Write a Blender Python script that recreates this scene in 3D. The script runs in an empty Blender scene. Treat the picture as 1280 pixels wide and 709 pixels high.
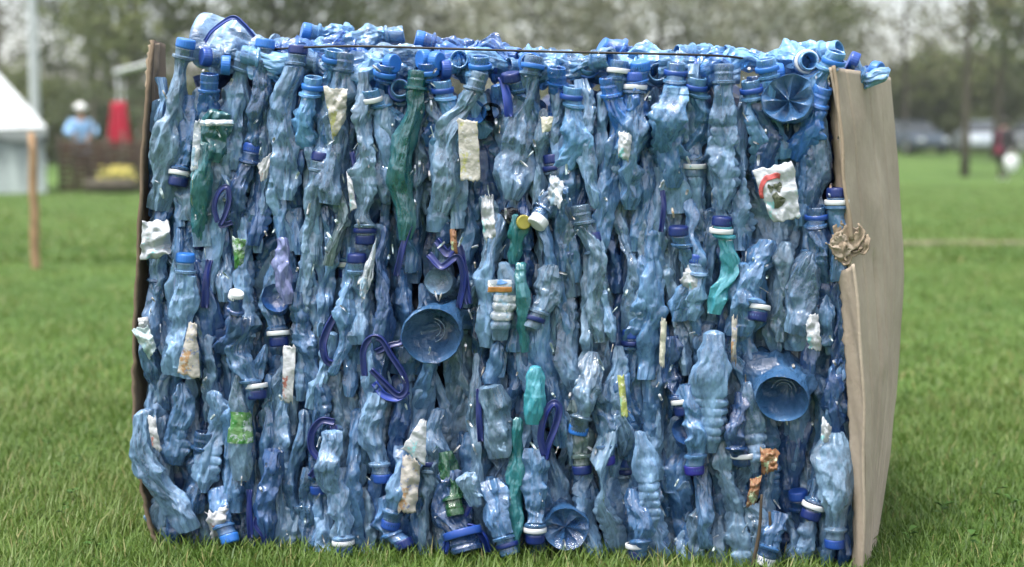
import bpy, bmesh, math, random
import numpy as np
from mathutils import Vector, Matrix

rnd = random.Random(7)
C = bpy.context.scene.collection
SC = bpy.context.scene
R = math.radians

# ------------------------------------------------------------------ camera, sky, sun, exposure
FPX = 1778.0
PITCH = math.atan(154.5 / FPX)
CAM = Vector((0, 0, 0.565))
cam_d = bpy.data.cameras.new('camera')
cam = bpy.data.objects.new('camera', cam_d)
C.objects.link(cam)
SC.camera = cam
cam.location = CAM
cam.rotation_euler = (R(90) - PITCH, 0, 0)
cam_d.sensor_width = 36
cam_d.lens = 50
cam_d.clip_start = 0.05
cam_d.clip_end = 1500
cam_d.dof.use_dof = True
cam_d.dof.focus_distance = 1.98
cam_d.dof.aperture_fstop = 3.2
SC.render.resolution_x, SC.render.resolution_y = 1024, 567

world = bpy.data.worlds.new('World')
SC.world = world
world.use_nodes = True
wn, wl = world.node_tree.nodes, world.node_tree.links
wn.clear()
sky = wn.new('ShaderNodeTexSky')
sky.sky_type = 'NISHITA'
sky.sun_disc = False
sky.sun_elevation = R(72)
sky.sun_rotation = R(230)
sky.dust_density = 4.0
sky.air_density = 1.2
hs = wn.new('ShaderNodeHueSaturation')
hs.inputs['Saturation'].default_value = 0.42          # a cloud-covered sky is nearly white
bg = wn.new('ShaderNodeBackground')
bg.inputs['Strength'].default_value = 0.15
wo = wn.new('ShaderNodeOutputWorld')
wl.new(sky.outputs[0], hs.inputs['Color'])
wl.new(hs.outputs[0], bg.inputs['Color'])
wl.new(bg.outputs[0], wo.inputs['Surface'])

sun_d = bpy.data.lights.new('sun', 'SUN')
sun_d.energy = 1.5
sun_d.angle = R(10)
sun_d.color = (1.0, 0.97, 0.93)
sun = bpy.data.objects.new('sun', sun_d)
C.objects.link(sun)
sun.rotation_euler = (R(90 - 72), 0, R(-50))

vs = SC.view_settings
vs.view_transform = 'Standard'
vs.look = 'None'
vs.gamma = 1
vs.use_curve_mapping = False
vs.exposure = 1.55
SC.render.engine = 'CYCLES'
SC.cycles.use_denoising = True
SC.cycles.volume_bounces = 1
SC.cycles.max_bounces = 8
SC.cycles.diffuse_bounces = 3
SC.cycles.glossy_bounces = 3
SC.cycles.transparent_max_bounces = 24
SC.cycles.caustics_reflective = False
SC.cycles.caustics_refractive = False

# ------------------------------------------------------------------ geometry helpers
FWD = Vector((0, math.cos(PITCH), -math.sin(PITCH)))
UPV = Vector((0, math.sin(PITCH), math.cos(PITCH)))
YAW = R(7)
NV = Vector((math.sin(YAW), math.cos(YAW), 0))       # away from the viewer, square to the bale's front
UV = Vector((math.cos(YAW), -math.sin(YAW), 0))
P0 = Vector((0, 1.98, 0))
PXM = 1.98 / FPX                                     # metres per photograph pixel on the bale front


def ray(px, py):
    return Vector((1, 0, 0)) * ((px - 640) / FPX) + UPV * (-(py - 354.5) / FPX) + FWD


def FP(px, py, w=0.0):
    """a point on the plane lying w metres behind the bale's front"""
    d = ray(px, py)
    t = (NV.dot(P0) + w - NV.dot(CAM)) / NV.dot(d)
    return CAM + d * t


def smooth(a, b, x):
    t = np.clip((x - a) / (b - a), 0, 1)
    return t * t * (3 - 2 * t)


def th(x, y):
    """height of the meadow"""
    t = min(max((y - 34) / 40, 0), 1)
    return 1.0 * t * t * (3 - 2 * t)


def GX(px, depth):
    return (px - 640) / FPX * depth


def np_mesh(name, V, Q, smooth_shade=True, attr=None):
    V = np.asarray(V, dtype=np.float32)
    Q = np.asarray(Q, dtype=np.int32)
    k = Q.shape[1]
    me = bpy.data.meshes.new(name)
    me.vertices.add(len(V))
    me.vertices.foreach_set('co', V.ravel())
    me.loops.add(Q.size)
    me.loops.foreach_set('vertex_index', Q.ravel())
    me.polygons.add(len(Q))
    me.polygons.foreach_set('loop_start', np.arange(0, Q.size, k, dtype=np.int32))
    if smooth_shade:
        me.polygons.foreach_set('use_smooth', np.ones(len(Q), dtype=bool))
    if attr is not None:
        a = me.attributes.new('tone', 'FLOAT', 'POINT')
        a.data.foreach_set('value', np.asarray(attr, dtype=np.float32))
    me.update(calc_edges=True)
    me.validate()
    return me


def grid_quads(nr, nc, wrap):
    r = np.arange(nr - 1)[:, None]
    c = np.arange(nc if wrap else nc - 1)[None, :]
    c2 = (c + 1) % nc
    return np.stack([r * nc + c, r * nc + c2, (r + 1) * nc + c2, (r + 1) * nc + c], -1).reshape(-1, 4)


def link(name, me, mat=None, parent=None):
    o = bpy.data.objects.new(name, me)
    C.objects.link(o)
    if mat is not None and me is not None:
        me.materials.clear()
        me.materials.append(mat)
    if parent is not None:
        o.parent = parent
    return o


def tag(o, label, cat, group=None, kind=None):
    if label:
        o['label'] = label
    if cat:
        o['category'] = cat
    if group:
        o['group'] = group
    if kind:
        o['kind'] = kind
    return o


def empty(name, loc=(0, 0, 0), rz=0.0):
    o = bpy.data.objects.new(name, None)
    o.empty_display_size = 0.02
    C.objects.link(o)
    o.location = loc
    o.rotation_euler = (0, 0, rz)
    return o


def bm_obj(name, bm, mat, parent=None, smooth_shade=False):
    me = bpy.data.meshes.new(name)
    if smooth_shade:
        for f in bm.faces:
            f.smooth = True
    bm.to_mesh(me)
    bm.free()
    return link(name, me, mat, parent)


def bm_box(bm, c, s, rot=None, bevel=0.0):
    g = bmesh.ops.create_cube(bm, size=1)
    vv = g['verts']
    bmesh.ops.scale(bm, vec=s, verts=vv)
    if bevel:
        ee = list({e for v in vv for e in v.link_edges})
        r = bmesh.ops.bevel(bm, geom=ee, offset=bevel, segments=2, affect='EDGES', profile=0.5)
        vv = list({v for f in r['faces'] for v in f.verts} | {v for v in vv if v.is_valid})
    if rot is not None:
        bmesh.ops.rotate(bm, verts=vv, cent=(0, 0, 0), matrix=rot)
    bmesh.ops.translate(bm, vec=c, verts=vv)


def catmull(P, n):
    P = [np.array(p, dtype=float) for p in P]
    P = [2 * P[0] - P[1]] + P + [2 * P[-1] - P[-2]]
    out = []
    segs = len(P) - 3
    for i in range(segs):
        a, b, c, d = P[i:i + 4]
        for t in np.linspace(0, 1, n, endpoint=(i == segs - 1)):
            out.append(.5 * ((2 * b) + (-a + c) * t + (2 * a - 5 * b + 4 * c - d) * t * t + (-a + 3 * b - 3 * c + d) * t ** 3))
    return np.array(out)


def sweep(pts, ra, rb=None, nt=10, ref=None, taper=None, close=True):
    """a tube of elliptical section (ra sideways, rb along ref) swept through pts; returns verts, quads"""
    pts = np.asarray(pts, dtype=float)
    n = len(pts)
    rb = ra if rb is None else rb
    T = np.gradient(pts, axis=0)
    T /= np.linalg.norm(T, axis=1)[:, None] + 1e-9
    ref = np.array(ref if ref is not None else (0.31, 0.2, 0.93))
    S = np.cross(T, ref)
    S /= np.linalg.norm(S, axis=1)[:, None] + 1e-9
    U = np.cross(S, T)
    th_ = np.linspace(0, 2 * np.pi, nt, endpoint=False)
    ta = np.ones(n) if taper is None else np.asarray(taper)
    V = pts[:, None, :] + (S[:, None, :] * (np.cos(th_) * ra)[None, :, None] + U[:, None, :] * (np.sin(th_) * rb)[None, :, None]) * ta[:, None, None]
    if close:
        V = np.concatenate([pts[None, :1, :].repeat(nt, 1), V, pts[None, -1:, :].repeat(nt, 1)], 0)
        n += 2
    return V.reshape(-1, 3), grid_quads(n, nt, True)


# ------------------------------------------------------------------ materials
def new_mat(name):
    m = bpy.data.materials.new(name)
    m.use_nodes = True
    n = m.node_tree.nodes
    n.clear()
    out = n.new('ShaderNodeOutputMaterial')
    return m, n, m.node_tree.links, out


def prin(name, col, rough=0.5, spec=0.5, metal=0.0, var=0.15, scale=40.0, bump=0.0, bscale=200.0, sheen=0.0, coords='Object'):
    m, n, l, out = new_mat(name)
    p = n.new('ShaderNodeBsdfPrincipled')
    p.inputs['Roughness'].default_value = rough
    p.inputs['Specular IOR Level'].default_value = spec
    p.inputs['Metallic'].default_value = metal
    tc = n.new('ShaderNodeTexCoord')
    nz = n.new('ShaderNodeTexNoise')
    nz.inputs['Scale'].default_value = scale
    nz.inputs['Detail'].default_value = 4
    l.new(tc.outputs[coords], nz.inputs['Vector'])
    mr = n.new('ShaderNodeMapRange')
    mr.inputs['From Min'].default_value = 0.25
    mr.inputs['From Max'].default_value = 0.75
    mr.inputs['To Min'].default_value = 1 - var
    mr.inputs['To Max'].default_value = 1 + var
    l.new(nz.outputs['Fac'], mr.inputs['Value'])
    hv = n.new('ShaderNodeHueSaturation')
    hv.inputs['Color'].default_value = (*col, 1)
    l.new(mr.outputs[0], hv.inputs['Value'])
    l.new(hv.outputs[0], p.inputs['Base Color'])
    if bump:
        b = n.new('ShaderNodeBump')
        nb = n.new('ShaderNodeTexNoise')
        nb.inputs['Scale'].default_value = bscale
        nb.inputs['Detail'].default_value = 3
        l.new(tc.outputs[coords], nb.inputs['Vector'])
        b.inputs['Strength'].default_value = bump
        b.inputs['Distance'].default_value = 0.004
        l.new(nb.outputs['Fac'], b.inputs['Height'])
        l.new(b.outputs[0], p.inputs['Normal'])
    l.new(p.outputs[0], out.inputs['Surface'])
    return m


def pet(name, col, op_face=0.30, op_edge=0.9, rough=0.06, frost=0.5, tint=None):
    """thin crumpled PET film: part see-through, part milky, glossy, with sharp fine creases"""
    m, n, l, out = new_mat(name)
    tc = n.new('ShaderNodeTexCoord')
    oi = n.new('ShaderNodeObjectInfo')
    add = n.new('ShaderNodeVectorMath')
    add.operation = 'MULTIPLY_ADD'
    cx = n.new('ShaderNodeCombineXYZ')
    for i in range(3):
        l.new(oi.outputs['Random'], cx.inputs[i])
    l.new(cx.outputs[0], add.inputs[0])
    add.inputs[1].default_value = (3.1, 2.3, 5.7)
    l.new(tc.outputs['Object'], add.inputs[2])
    mp = n.new('ShaderNodeMapping')
    mp.inputs['Scale'].default_value = (1, 1, 0.38)
    l.new(add.outputs[0], mp.inputs['Vector'])
    vo = n.new('ShaderNodeTexVoronoi')
    vo.feature = 'F1'
    vo.inputs['Scale'].default_value = 100
    l.new(mp.outputs[0], vo.inputs['Vector'])
    wv = n.new('ShaderNodeTexNoise')
    wv.inputs['Scale'].default_value = 110
    wv.inputs['Detail'].default_value = 5
    wv.inputs['Roughness'].default_value = 0.6
    l.new(mp.outputs[0], wv.inputs['Vector'])
    ab = n.new('ShaderNodeMath')
    ab.operation = 'SUBTRACT'
    ab.inputs[1].default_value = 0.5
    l.new(wv.outputs['Fac'], ab.inputs[0])
    ab2 = n.new('ShaderNodeMath')
    ab2.operation = 'ABSOLUTE'
    l.new(ab.outputs[0], ab2.inputs[0])
    sm = n.new('ShaderNodeMath')
    sm.operation = 'MULTIPLY_ADD'
    sm.inputs[1].default_value = 2.4
    l.new(ab2.outputs[0], sm.inputs[0])
    l.new(vo.outputs['Distance'], sm.inputs[2])
    bp = n.new('ShaderNodeBump')
    bp.inputs['Strength'].default_value = 0.75
    bp.inputs['Distance'].default_value = 0.0022
    l.new(sm.outputs[0], bp.inputs['Height'])
    # frosted, scuffed patches with a shape of their own
    fr = n.new('ShaderNodeTexNoise')
    fr.inputs['Scale'].default_value = 26
    fr.inputs['Detail'].default_value = 6
    fr.inputs['Roughness'].default_value = 0.65
    l.new(mp.outputs[0], fr.inputs['Vector'])
    rr = n.new('ShaderNodeMapRange')
    rr.inputs['From Min'].default_value = 0.47
    rr.inputs['From Max'].default_value = 0.72
    rr.inputs['To Min'].default_value = 0.0
    rr.inputs['To Max'].default_value = frost
    l.new(fr.outputs['Fac'], rr.inputs['Value'])
    at = n.new('ShaderNodeAttribute')                      # PET turns white where it is folded sharply
    at.attribute_name = 'tone'
    sw_ = n.new('ShaderNodeMath')
    sw_.operation = 'MULTIPLY_ADD'
    sw_.inputs[1].default_value = 0.55 * frost
    sw_.use_clamp = True
    l.new(at.outputs['Fac'], sw_.inputs[0])
    l.new(rr.outputs[0], sw_.inputs[2])
    rr = sw_
    hv = n.new('ShaderNodeHueSaturation')
    hv.inputs['Color'].default_value = (*col, 1)
    mv = n.new('ShaderNodeMapRange')
    mv.inputs['To Min'].default_value = 0.7
    mv.inputs['To Max'].default_value = 1.35
    l.new(oi.outputs['Random'], mv.inputs['Value'])
    l.new(mv.outputs[0], hv.inputs['Value'])
    mx = n.new('ShaderNodeMix')
    mx.data_type = 'RGBA'
    l.new(rr.outputs[0], mx.inputs['Factor'])
    l.new(hv.outputs[0], mx.inputs['A'])
    pale = [min(1, c * 0.5 + d) for c, d in zip(col, (0.17, 0.27, 0.39))]
    mx.inputs['B'].default_value = (*pale, 1)
    p = n.new('ShaderNodeBsdfDiffuse')
    l.new(mx.outputs['Result'], p.inputs['Color'])
    l.new(bp.outputs[0], p.inputs['Normal'])
    tl = n.new('ShaderNodeBsdfTranslucent')
    l.new(mx.outputs['Result'], tl.inputs['Color'])
    m1 = n.new('ShaderNodeMixShader')
    m1.inputs[0].default_value = 0.12
    l.new(p.outputs[0], m1.inputs[1])
    l.new(tl.outputs[0], m1.inputs[2])
    tr = n.new('ShaderNodeBsdfTransparent')
    t = tint or [min(1, 0.12 + 1.25 * c) for c in col]
    tr.inputs['Color'].default_value = (*t, 1)
    lw = n.new('ShaderNodeLayerWeight')
    lw.inputs['Blend'].default_value = 0.45
    l.new(bp.outputs[0], lw.inputs['Normal'])
    op = n.new('ShaderNodeMapRange')
    op.inputs['To Min'].default_value = op_face
    op.inputs['To Max'].default_value = op_edge
    l.new(lw.outputs['Facing'], op.inputs['Value'])
    mo = n.new('ShaderNodeMath')
    mo.operation = 'ADD'
    mo.use_clamp = True
    l.new(op.outputs[0], mo.inputs[0])
    l.new(rr.outputs[0], mo.inputs[1])
    m2 = n.new('ShaderNodeMixShader')
    l.new(mo.outputs[0], m2.inputs[0])
    l.new(tr.outputs[0], m2.inputs[1])
    l.new(m1.outputs[0], m2.inputs[2])
    gl = n.new('ShaderNodeBsdfGlossy')
    gl.inputs['Roughness'].default_value = rough
    l.new(bp.outputs[0], gl.inputs['Normal'])
    fre = n.new('ShaderNodeFresnel')
    fre.inputs['IOR'].default_value = 1.9
    l.new(bp.outputs[0], fre.inputs['Normal'])
    m3 = n.new('ShaderNodeMixShader')
    l.new(fre.outputs[0], m3.inputs[0])
    l.new(m2.outputs[0], m3.inputs[1])
    l.new(gl.outputs[0], m3.inputs[2])
    l.new(m3.outputs[0], out.inputs['Surface'])
    return m


PET = {
    'steel blue': pet('pet_steel_blue', (0.08, 0.205, 0.42)),
    'pale blue': pet('pet_pale_blue', (0.17, 0.315, 0.53), frost=0.55),
    'mid blue': pet('pet_mid_blue', (0.05, 0.16, 0.38), frost=0.4),
    'deep blue': pet('pet_deep_blue', (0.014, 0.065, 0.22), op_face=0.5, frost=0.28),
    'bright blue': pet('pet_bright_blue', (0.04, 0.20, 0.62), frost=0.35),
    'grey blue': pet('pet_grey_blue', (0.155, 0.265, 0.40), frost=0.55),
    'dish blue': pet('pet_dish_blue', (0.035, 0.11, 0.25), op_face=0.5, frost=0.3),
    'light blue': pet('pet_skylit_blue', (0.13, 0.35, 0.66), frost=0.5),  # lighter blue for the top row: sky light put into the plastic's colour
    'teal': pet('pet_teal', (0.008, 0.15, 0.17), op_face=0.55, frost=0.25),
    'turquoise': pet('pet_turquoise', (0.045, 0.30, 0.38), op_face=0.6, frost=0.3),
    'green': pet('pet_green', (0.005, 0.06, 0.012), op_face=0.7, frost=0.12),
    'olive grey': pet('pet_olive', (0.07, 0.11, 0.11), op_face=0.75, frost=0.3),
    'violet grey': pet('pet_violet', (0.12, 0.13, 0.30), op_face=0.7, frost=0.3),
    'black': pet('pet_black', (0.004, 0.006, 0.012), op_face=0.95, frost=0.0),
}
CAPM = {
    'royal blue': prin('cap_royal', (0.012, 0.055, 0.27), 0.38, var=0.12),
    'navy': prin('cap_navy', (0.006, 0.018, 0.11), 0.35, var=0.12),
    'sky blue': prin('cap_sky', (0.02, 0.13, 0.45), 0.38, var=0.12),
    'violet blue': prin('cap_violet', (0.02, 0.02, 0.20), 0.4, var=0.12),
    'white': prin('cap_white', (0.55, 0.57, 0.60), 0.4, var=0.06),
    'yellow': prin('cap_yellow', (0.26, 0.23, 0.04), 0.4, var=0.2),
}
STRAP = prin('strap_violet_blue', (0.008, 0.017, 0.115), 0.33, 0.6, var=0.2)
STRAPB = prin('strap_royal_blue', (0.01, 0.035, 0.24), 0.33, 0.6, var=0.2)
CORE = prin('compacted_plastic_gap_shade', (0.008, 0.02, 0.06), 0.3, 0.5, var=0.6, scale=25, bump=0.8, bscale=60)  # near-black navy paints the shade seen in the gaps between bottles
WIRE = prin('dark_wire', (0.02, 0.018, 0.016), 0.55, metal=0.5)


def paper(name, base, ink, ink2, lo=0.56, scale=60.0):
    """crumpled printed film: a pale ground with broken patches of two inks"""
    m, n, l, out = new_mat(name)
    tc = n.new('ShaderNodeTexCoord')
    p = n.new('ShaderNodeBsdfPrincipled')
    p.inputs['Roughness'].default_value = 0.45
    prev = None
    for k, (c, off) in enumerate(((ink, 0.0), (ink2, 7.3))):
        mp = n.new('ShaderNodeMapping')
        mp.inputs['Location'].default_value = (off, off * 2, off)
        l.new(tc.outputs['Object'], mp.inputs['Vector'])
        nz = n.new('ShaderNodeTexNoise')
        nz.inputs['Scale'].default_value = scale * (1 + 0.6 * k)
        nz.inputs['Detail'].default_value = 5
        nz.inputs['Roughness'].default_value = 0.7
        l.new(mp.outputs[0], nz.inputs['Vector'])
        mr = n.new('ShaderNodeMapRange')
        mr.inputs['From Min'].default_value = lo
        mr.inputs['From Max'].default_value = lo + 0.05
        l.new(nz.outputs['Fac'], mr.inputs['Value'])
        mx = n.new('ShaderNodeMix')
        mx.data_type = 'RGBA'
        l.new(mr.outputs[0], mx.inputs['Factor'])
        if prev is None:
            mx.inputs['A'].default_value = (*base, 1)
        else:
            l.new(prev, mx.inputs['A'])
        mx.inputs['B'].default_value = (*c, 1)
        prev = mx.outputs['Result']
    l.new(prev, p.inputs['Base Color'])
    nb = n.new('ShaderNodeTexNoise')
    nb.inputs['Scale'].default_value = 150
    l.new(tc.outputs['Object'], nb.inputs['Vector'])
    b = n.new('ShaderNodeBump')
    b.inputs['Strength'].default_value = 0.5
    b.inputs['Distance'].default_value = 0.003
    l.new(nb.outputs['Fac'], b.inputs['Height'])
    l.new(b.outputs[0], p.inputs['Normal'])
    l.new(p.outputs[0], out.inputs['Surface'])
    return m


PAPER = {
    'white': paper('film_white', (0.36, 0.38, 0.41), (0.22, 0.48, 0.52), (0.5, 0.5, 0.5), 0.6),
    'red print': paper('film_white_red', (0.36, 0.37, 0.39), (0.32, 0.12, 0.10), (0.30, 0.34, 0.45), 0.61),
    'beige': paper('film_beige', (0.31, 0.30, 0.265), (0.30, 0.30, 0.12), (0.40, 0.42, 0.44), 0.57),
    'beige print': paper('film_beige_print', (0.34, 0.32, 0.29), (0.30, 0.18, 0.09), (0.14, 0.18, 0.32), 0.56),
    'cream': paper('film_cream', (0.42, 0.41, 0.34), (0.5, 0.5, 0.42), (0.5, 0.5, 0.42), 0.6),
    'orange': paper('film_orange', (0.22, 0.11, 0.055), (0.34, 0.42, 0.27), (0.12, 0.05, 0.02), 0.55, 90),
    'green print': paper('film_green', (0.28, 0.34, 0.34), (0.03, 0.15, 0.03), (0.08, 0.18, 0.06), 0.48),
    'yellow': paper('film_yellow', (0.30, 0.34, 0.10), (0.30, 0.52, 0.34), (0.5, 0.5, 0.4), 0.55),
    'silver': paper('film_silver', (0.29, 0.33, 0.38), (0.19, 0.30, 0.40), (0.6, 0.6, 0.6), 0.55),
    'teal white': paper('film_teal_white', (0.34, 0.42, 0.43), (0.3, 0.45, 0.5), (0.6, 0.6, 0.6), 0.58),
}
RED_INK = prin('ink_red', (0.42, 0.07, 0.07), 0.5, var=0.5, scale=200)
DARK_INK = prin('ink_dark_olive', (0.07, 0.08, 0.05), 0.5, var=0.7, scale=300)
ORANGE_INK = prin('ink_orange', (0.33, 0.15, 0.04), 0.5, var=0.25, scale=200)
BLUE_INK = prin('ink_blue', (0.10, 0.25, 0.55), 0.5, var=0.25, scale=200)


def cardboard(name, col):
    m, n, l, out = new_mat(name)
    tc = n.new('ShaderNodeTexCoord')
    p = n.new('ShaderNodeBsdfPrincipled')
    p.inputs['Roughness'].default_value = 0.85
    p.inputs['Specular IOR Level'].default_value = 0.2
    nz = n.new('ShaderNodeTexNoise')
    nz.inputs['Scale'].default_value = 9
    nz.inputs['Detail'].default_value = 8
    nz.inputs['Roughness'].default_value = 0.7
    l.new(tc.outputs['Object'], nz.inputs['Vector'])
    cr = n.new('ShaderNodeValToRGB')
    cr.color_ramp.elements[0].position = 0.3
    cr.color_ramp.elements[0].color = (col[0] * .72, col[1] * .70, col[2] * .68, 1)
    cr.color_ramp.elements[1].position = 0.7
    cr.color_ramp.elements[1].color = (col[0] * 1.1, col[1] * 1.1, col[2] * 1.1, 1)
    l.new(nz.outputs['Fac'], cr.inputs['Fac'])
    l.new(cr.outputs['Color'], p.inputs['Base Color'])
    wv = n.new('ShaderNodeTexWave')
    wv.bands_direction = 'Z'
    wv.inputs['Scale'].default_value = 38
    wv.inputs['Distortion'].default_value = 1.2
    l.new(tc.outputs['Object'], wv.inputs['Vector'])
    n2 = n.new('ShaderNodeTexNoise')
    n2.inputs['Scale'].default_value = 120
    n2.inputs['Detail'].default_value = 4
    l.new(tc.outputs['Object'], n2.inputs['Vector'])
    ad = n.new('ShaderNodeMath')
    ad.operation = 'MULTIPLY_ADD'
    ad.inputs[1].default_value = 0.03
    l.new(wv.outputs['Fac'], ad.inputs[0])
    l.new(n2.outputs['Fac'], ad.inputs[2])
    b = n.new('ShaderNodeBump')
    b.inputs['Strength'].default_value = 0.35
    b.inputs['Distance'].default_value = 0.002
    l.new(ad.outputs[0], b.inputs['Height'])
    l.new(b.outputs[0], p.inputs['Normal'])
    l.new(p.outputs[0], out.inputs['Surface'])
    return m


KRAFT = cardboard('kraft_cardboard', (0.34, 0.285, 0.225))
KRAFT_SHADE = cardboard('shaded_kraft_cardboard', (0.16, 0.12, 0.085))  # kraft darkened: the left sheet's shade is put into its colour
KRAFT_T = cardboard('torn_kraft_cardboard', (0.29, 0.23, 0.17))

# ------------------------------------------------------------------ setting: meadow
def ground_mat():
    m, n, l, out = new_mat('meadow_soil_and_grass')
    tc = n.new('ShaderNodeTexCoord')
    p = n.new('ShaderNodeBsdfPrincipled')
    p.inputs['Roughness'].default_value = 0.9
    p.inputs['Specular IOR Level'].default_value = 0.15
    a = n.new('ShaderNodeTexNoise')
    a.inputs['Scale'].default_value = 0.9
    a.inputs['Detail'].default_value = 9
    a.inputs['Roughness'].default_value = 0.62
    l.new(tc.outputs['Object'], a.inputs['Vector'])
    cr = n.new('ShaderNodeValToRGB')
    e = cr.color_ramp.elements
    e[0].position = 0.30
    e[0].color = (0.038, 0.080, 0.013, 1)
    e[1].position = 0.72
    e[1].color = (0.11, 0.17, 0.036, 1)
    x = e.new(0.5)
    x.color = (0.062, 0.113, 0.024, 1)
    l.new(a.outputs['Fac'], cr.inputs['Fac'])
    l.new(cr.outputs[0], p.inputs['Base Color'])
    b = n.new('ShaderNodeBump')
    f = n.new('ShaderNodeTexNoise')
    f.inputs['Scale'].default_value = 30
    f.inputs['Detail'].default_value = 5
    l.new(tc.outputs['Object'], f.inputs['Vector'])
    b.inputs['Strength'].default_value = 0.9
    b.inputs['Distance'].default_value = 0.03
    l.new(f.outputs['Fac'], b.inputs['Height'])
    l.new(b.outputs[0], p.inputs['Normal'])
    l.new(p.outputs[0], out.inputs['Surface'])
    return m


ys = np.concatenate([np.linspace(-4, 10, 40), np.linspace(10.5, 100, 80), np.linspace(105, 700, 30)])
xs = np.concatenate([np.linspace(-500, -42, 14), np.linspace(-40, 40, 60), np.linspace(42, 500, 14)])
Vg = np.array([(x, y, th(x, y)) for y in ys for x in xs])
tag(link('ground', np_mesh('ground', Vg, grid_quads(len(ys), len(xs), False)), ground_mat()), 'green meadow the bale stands on', 'ground', kind='structure')

PATH_Y = lambda x: 9.7 + 0.12 * math.sin(x * 0.9) - 0.02 * x
px_ = np.linspace(1.2, 14, 60)
Vp = []
for i, x in enumerate(px_):
    for k, s in enumerate((-1, -.5, 0, .5, 1)):
        Vp.append((x, PATH_Y(x) + s * (0.24 + 0.07 * math.sin(x * 3.1 + k)), 0.004 + 0.004 * (1 - abs(s))))
tag(link('path', np_mesh('path', Vp, grid_quads(60, 5, False)), prin('trodden_earth', (0.105, 0.10, 0.055), 0.95, 0.1, var=0.4, scale=6)), 'narrow trodden earth path across the meadow', 'path', kind='structure')


def grass_mat():
    m, n, l, out = new_mat('grass_blades')
    at = n.new('ShaderNodeAttribute')
    at.attribute_name = 'tone'
    cr = n.new('ShaderNodeValToRGB')
    e = cr.color_ramp.elements
    e[0].position = 0.0
    e[0].color = (0.030, 0.068, 0.010, 1)
    e[1].position = 1.0
    e[1].color = (0.24, 0.22, 0.085, 1)
    for pos, c in ((0.35, (0.072, 0.134, 0.021)), (0.7, (0.125, 0.190, 0.040)), (0.9, (0.17, 0.20, 0.07))):
        x = e.new(pos)
        x.color = (*c, 1)
    l.new(at.outputs['Fac'], cr.inputs['Fac'])
    p = n.new('ShaderNodeBsdfPrincipled')
    p.inputs['Roughness'].default_value = 0.5
    p.inputs['Specular IOR Level'].default_value = 0.3
    l.new(cr.outputs[0], p.inputs['Base Color'])
    t = n.new('ShaderNodeBsdfTranslucent')
    l.new(cr.outputs[0], t.inputs['Color'])
    mx = n.new('ShaderNodeMixShader')
    mx.inputs[0].default_value = 0.35
    l.new(p.outputs[0], mx.inputs[1])
    l.new(t.outputs[0], mx.inputs[2])
    l.new(mx.outputs[0], out.inputs['Surface'])
    return m


g = np.random.default_rng(3)


def blades(n, y0, y1, h0, h1, wd, clump=0.5, ypow=1.0):
    y = y0 + (y1 - y0) * g.random(n) ** ypow
    hw = 0.40 * y + 0.25
    x = (g.random(n) * 2 - 1) * hw
    # tufts: pull a share of the blades towards tuft centres
    nt = max(8, n // 30)
    ty = y0 + (y1 - y0) * g.random(nt) ** ypow
    tx = (g.random(nt) * 2 - 1) * (0.40 * ty + 0.25)
    k = g.integers(0, nt, n)
    pull = g.random(n) < clump
    x = np.where(pull, tx[k] + g.normal(0, 0.012 + 0.004 * y, n), x)
    y = np.where(pull, ty[k] + g.normal(0, 0.012 + 0.004 * y, n), y)
    # not under the bale, not on the path
    w = (x - P0.x) * NV.x + (y - P0.y) * NV.y
    u = (x - P0.x) * UV.x + (y - P0.y) * UV.y
    keep = ~((w > 0.03) & (w < 0.62) & (u > -0.47) & (u < 0.50)) & (y > 1.2)
    py = 9.7 + 0.12 * np.sin(x * 0.9) - 0.02 * x
    keep &= ~((np.abs(y - py) < 0.27) & (x > 1.2) & (g.random(n) < 0.93))
    x, y = x[keep], y[keep]
    n = len(x)
    patch = 0.5 + 0.25 * np.sin(x * 2.1 + y * 1.3) + 0.25 * np.sin(x * 5.3 - y * 3.7 + 1)
    h = (h0 + (h1 - h0) * g.random(n) ** 1.5) * (0.65 + 0.6 * patch)
    a = g.random(n) * 2 * np.pi
    lean = (0.25 + 0.9 * g.random(n)) * h
    dx, dy = np.cos(a) * lean, np.sin(a) * lean
    sx, sy = -np.sin(a) * wd * .5, np.cos(a) * wd * .5
    wv = 0.6 + 0.8 * g.random(n)
    sx, sy = sx * wv, sy * wv
    t = np.array([1.0 * np.clip((yy - 34) / 40, 0, 1) for yy in y])
    z0 = 1.0 * t * t * (3 - 2 * t) - 0.003
    V = np.empty((n, 6, 3))
    for i, (f, hh, ww) in enumerate(((0, 0, 1), (.38, .62, .85), (1, 1, .12))):
        V[:, i * 2] = np.stack([x + dx * f - sx * ww, y + dy * f - sy * ww, z0 + h * hh], 1)
        V[:, i * 2 + 1] = np.stack([x + dx * f + sx * ww, y + dy * f + sy * ww, z0 + h * hh], 1)
    b = np.arange(n)[:, None] * 6
    Q = np.concatenate([b + np.array([[0, 1, 3, 2]]), b + np.array([[2, 3, 5, 4]])], 0)
    tone = np.clip(0.28 + 0.36 * patch + g.normal(0, 0.16, n), 0, 0.9)
    dead = g.random(n) < 0.06
    tone = np.where(dead, 0.93 + 0.07 * g.random(n), tone)
    return V.reshape(-1, 3), Q, np.repeat(tone, 6)


parts = [blades(140000, 1.55, 3.3, 0.010, 0.032, 0.0021, 0.5),
         blades(120000, 3.2, 8.0, 0.010, 0.030, 0.0035, 0.5, 1.2),
         blades(90000, 7.8, 34.0, 0.02, 0.04, 0.012, 0.3, 1.4)]
off = 0
VV, QQ, TT = [], [], []
for V, Q, T in parts:
    VV.append(V)
    QQ.append(Q + off)
    TT.append(T)
    off += len(V)
tag(link('grass', np_mesh('grass', np.concatenate(VV), np.concatenate(QQ), True, np.concatenate(TT)), grass_mat()),
    'short green meadow grass with some dry blades', 'grass', kind='stuff')

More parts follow.
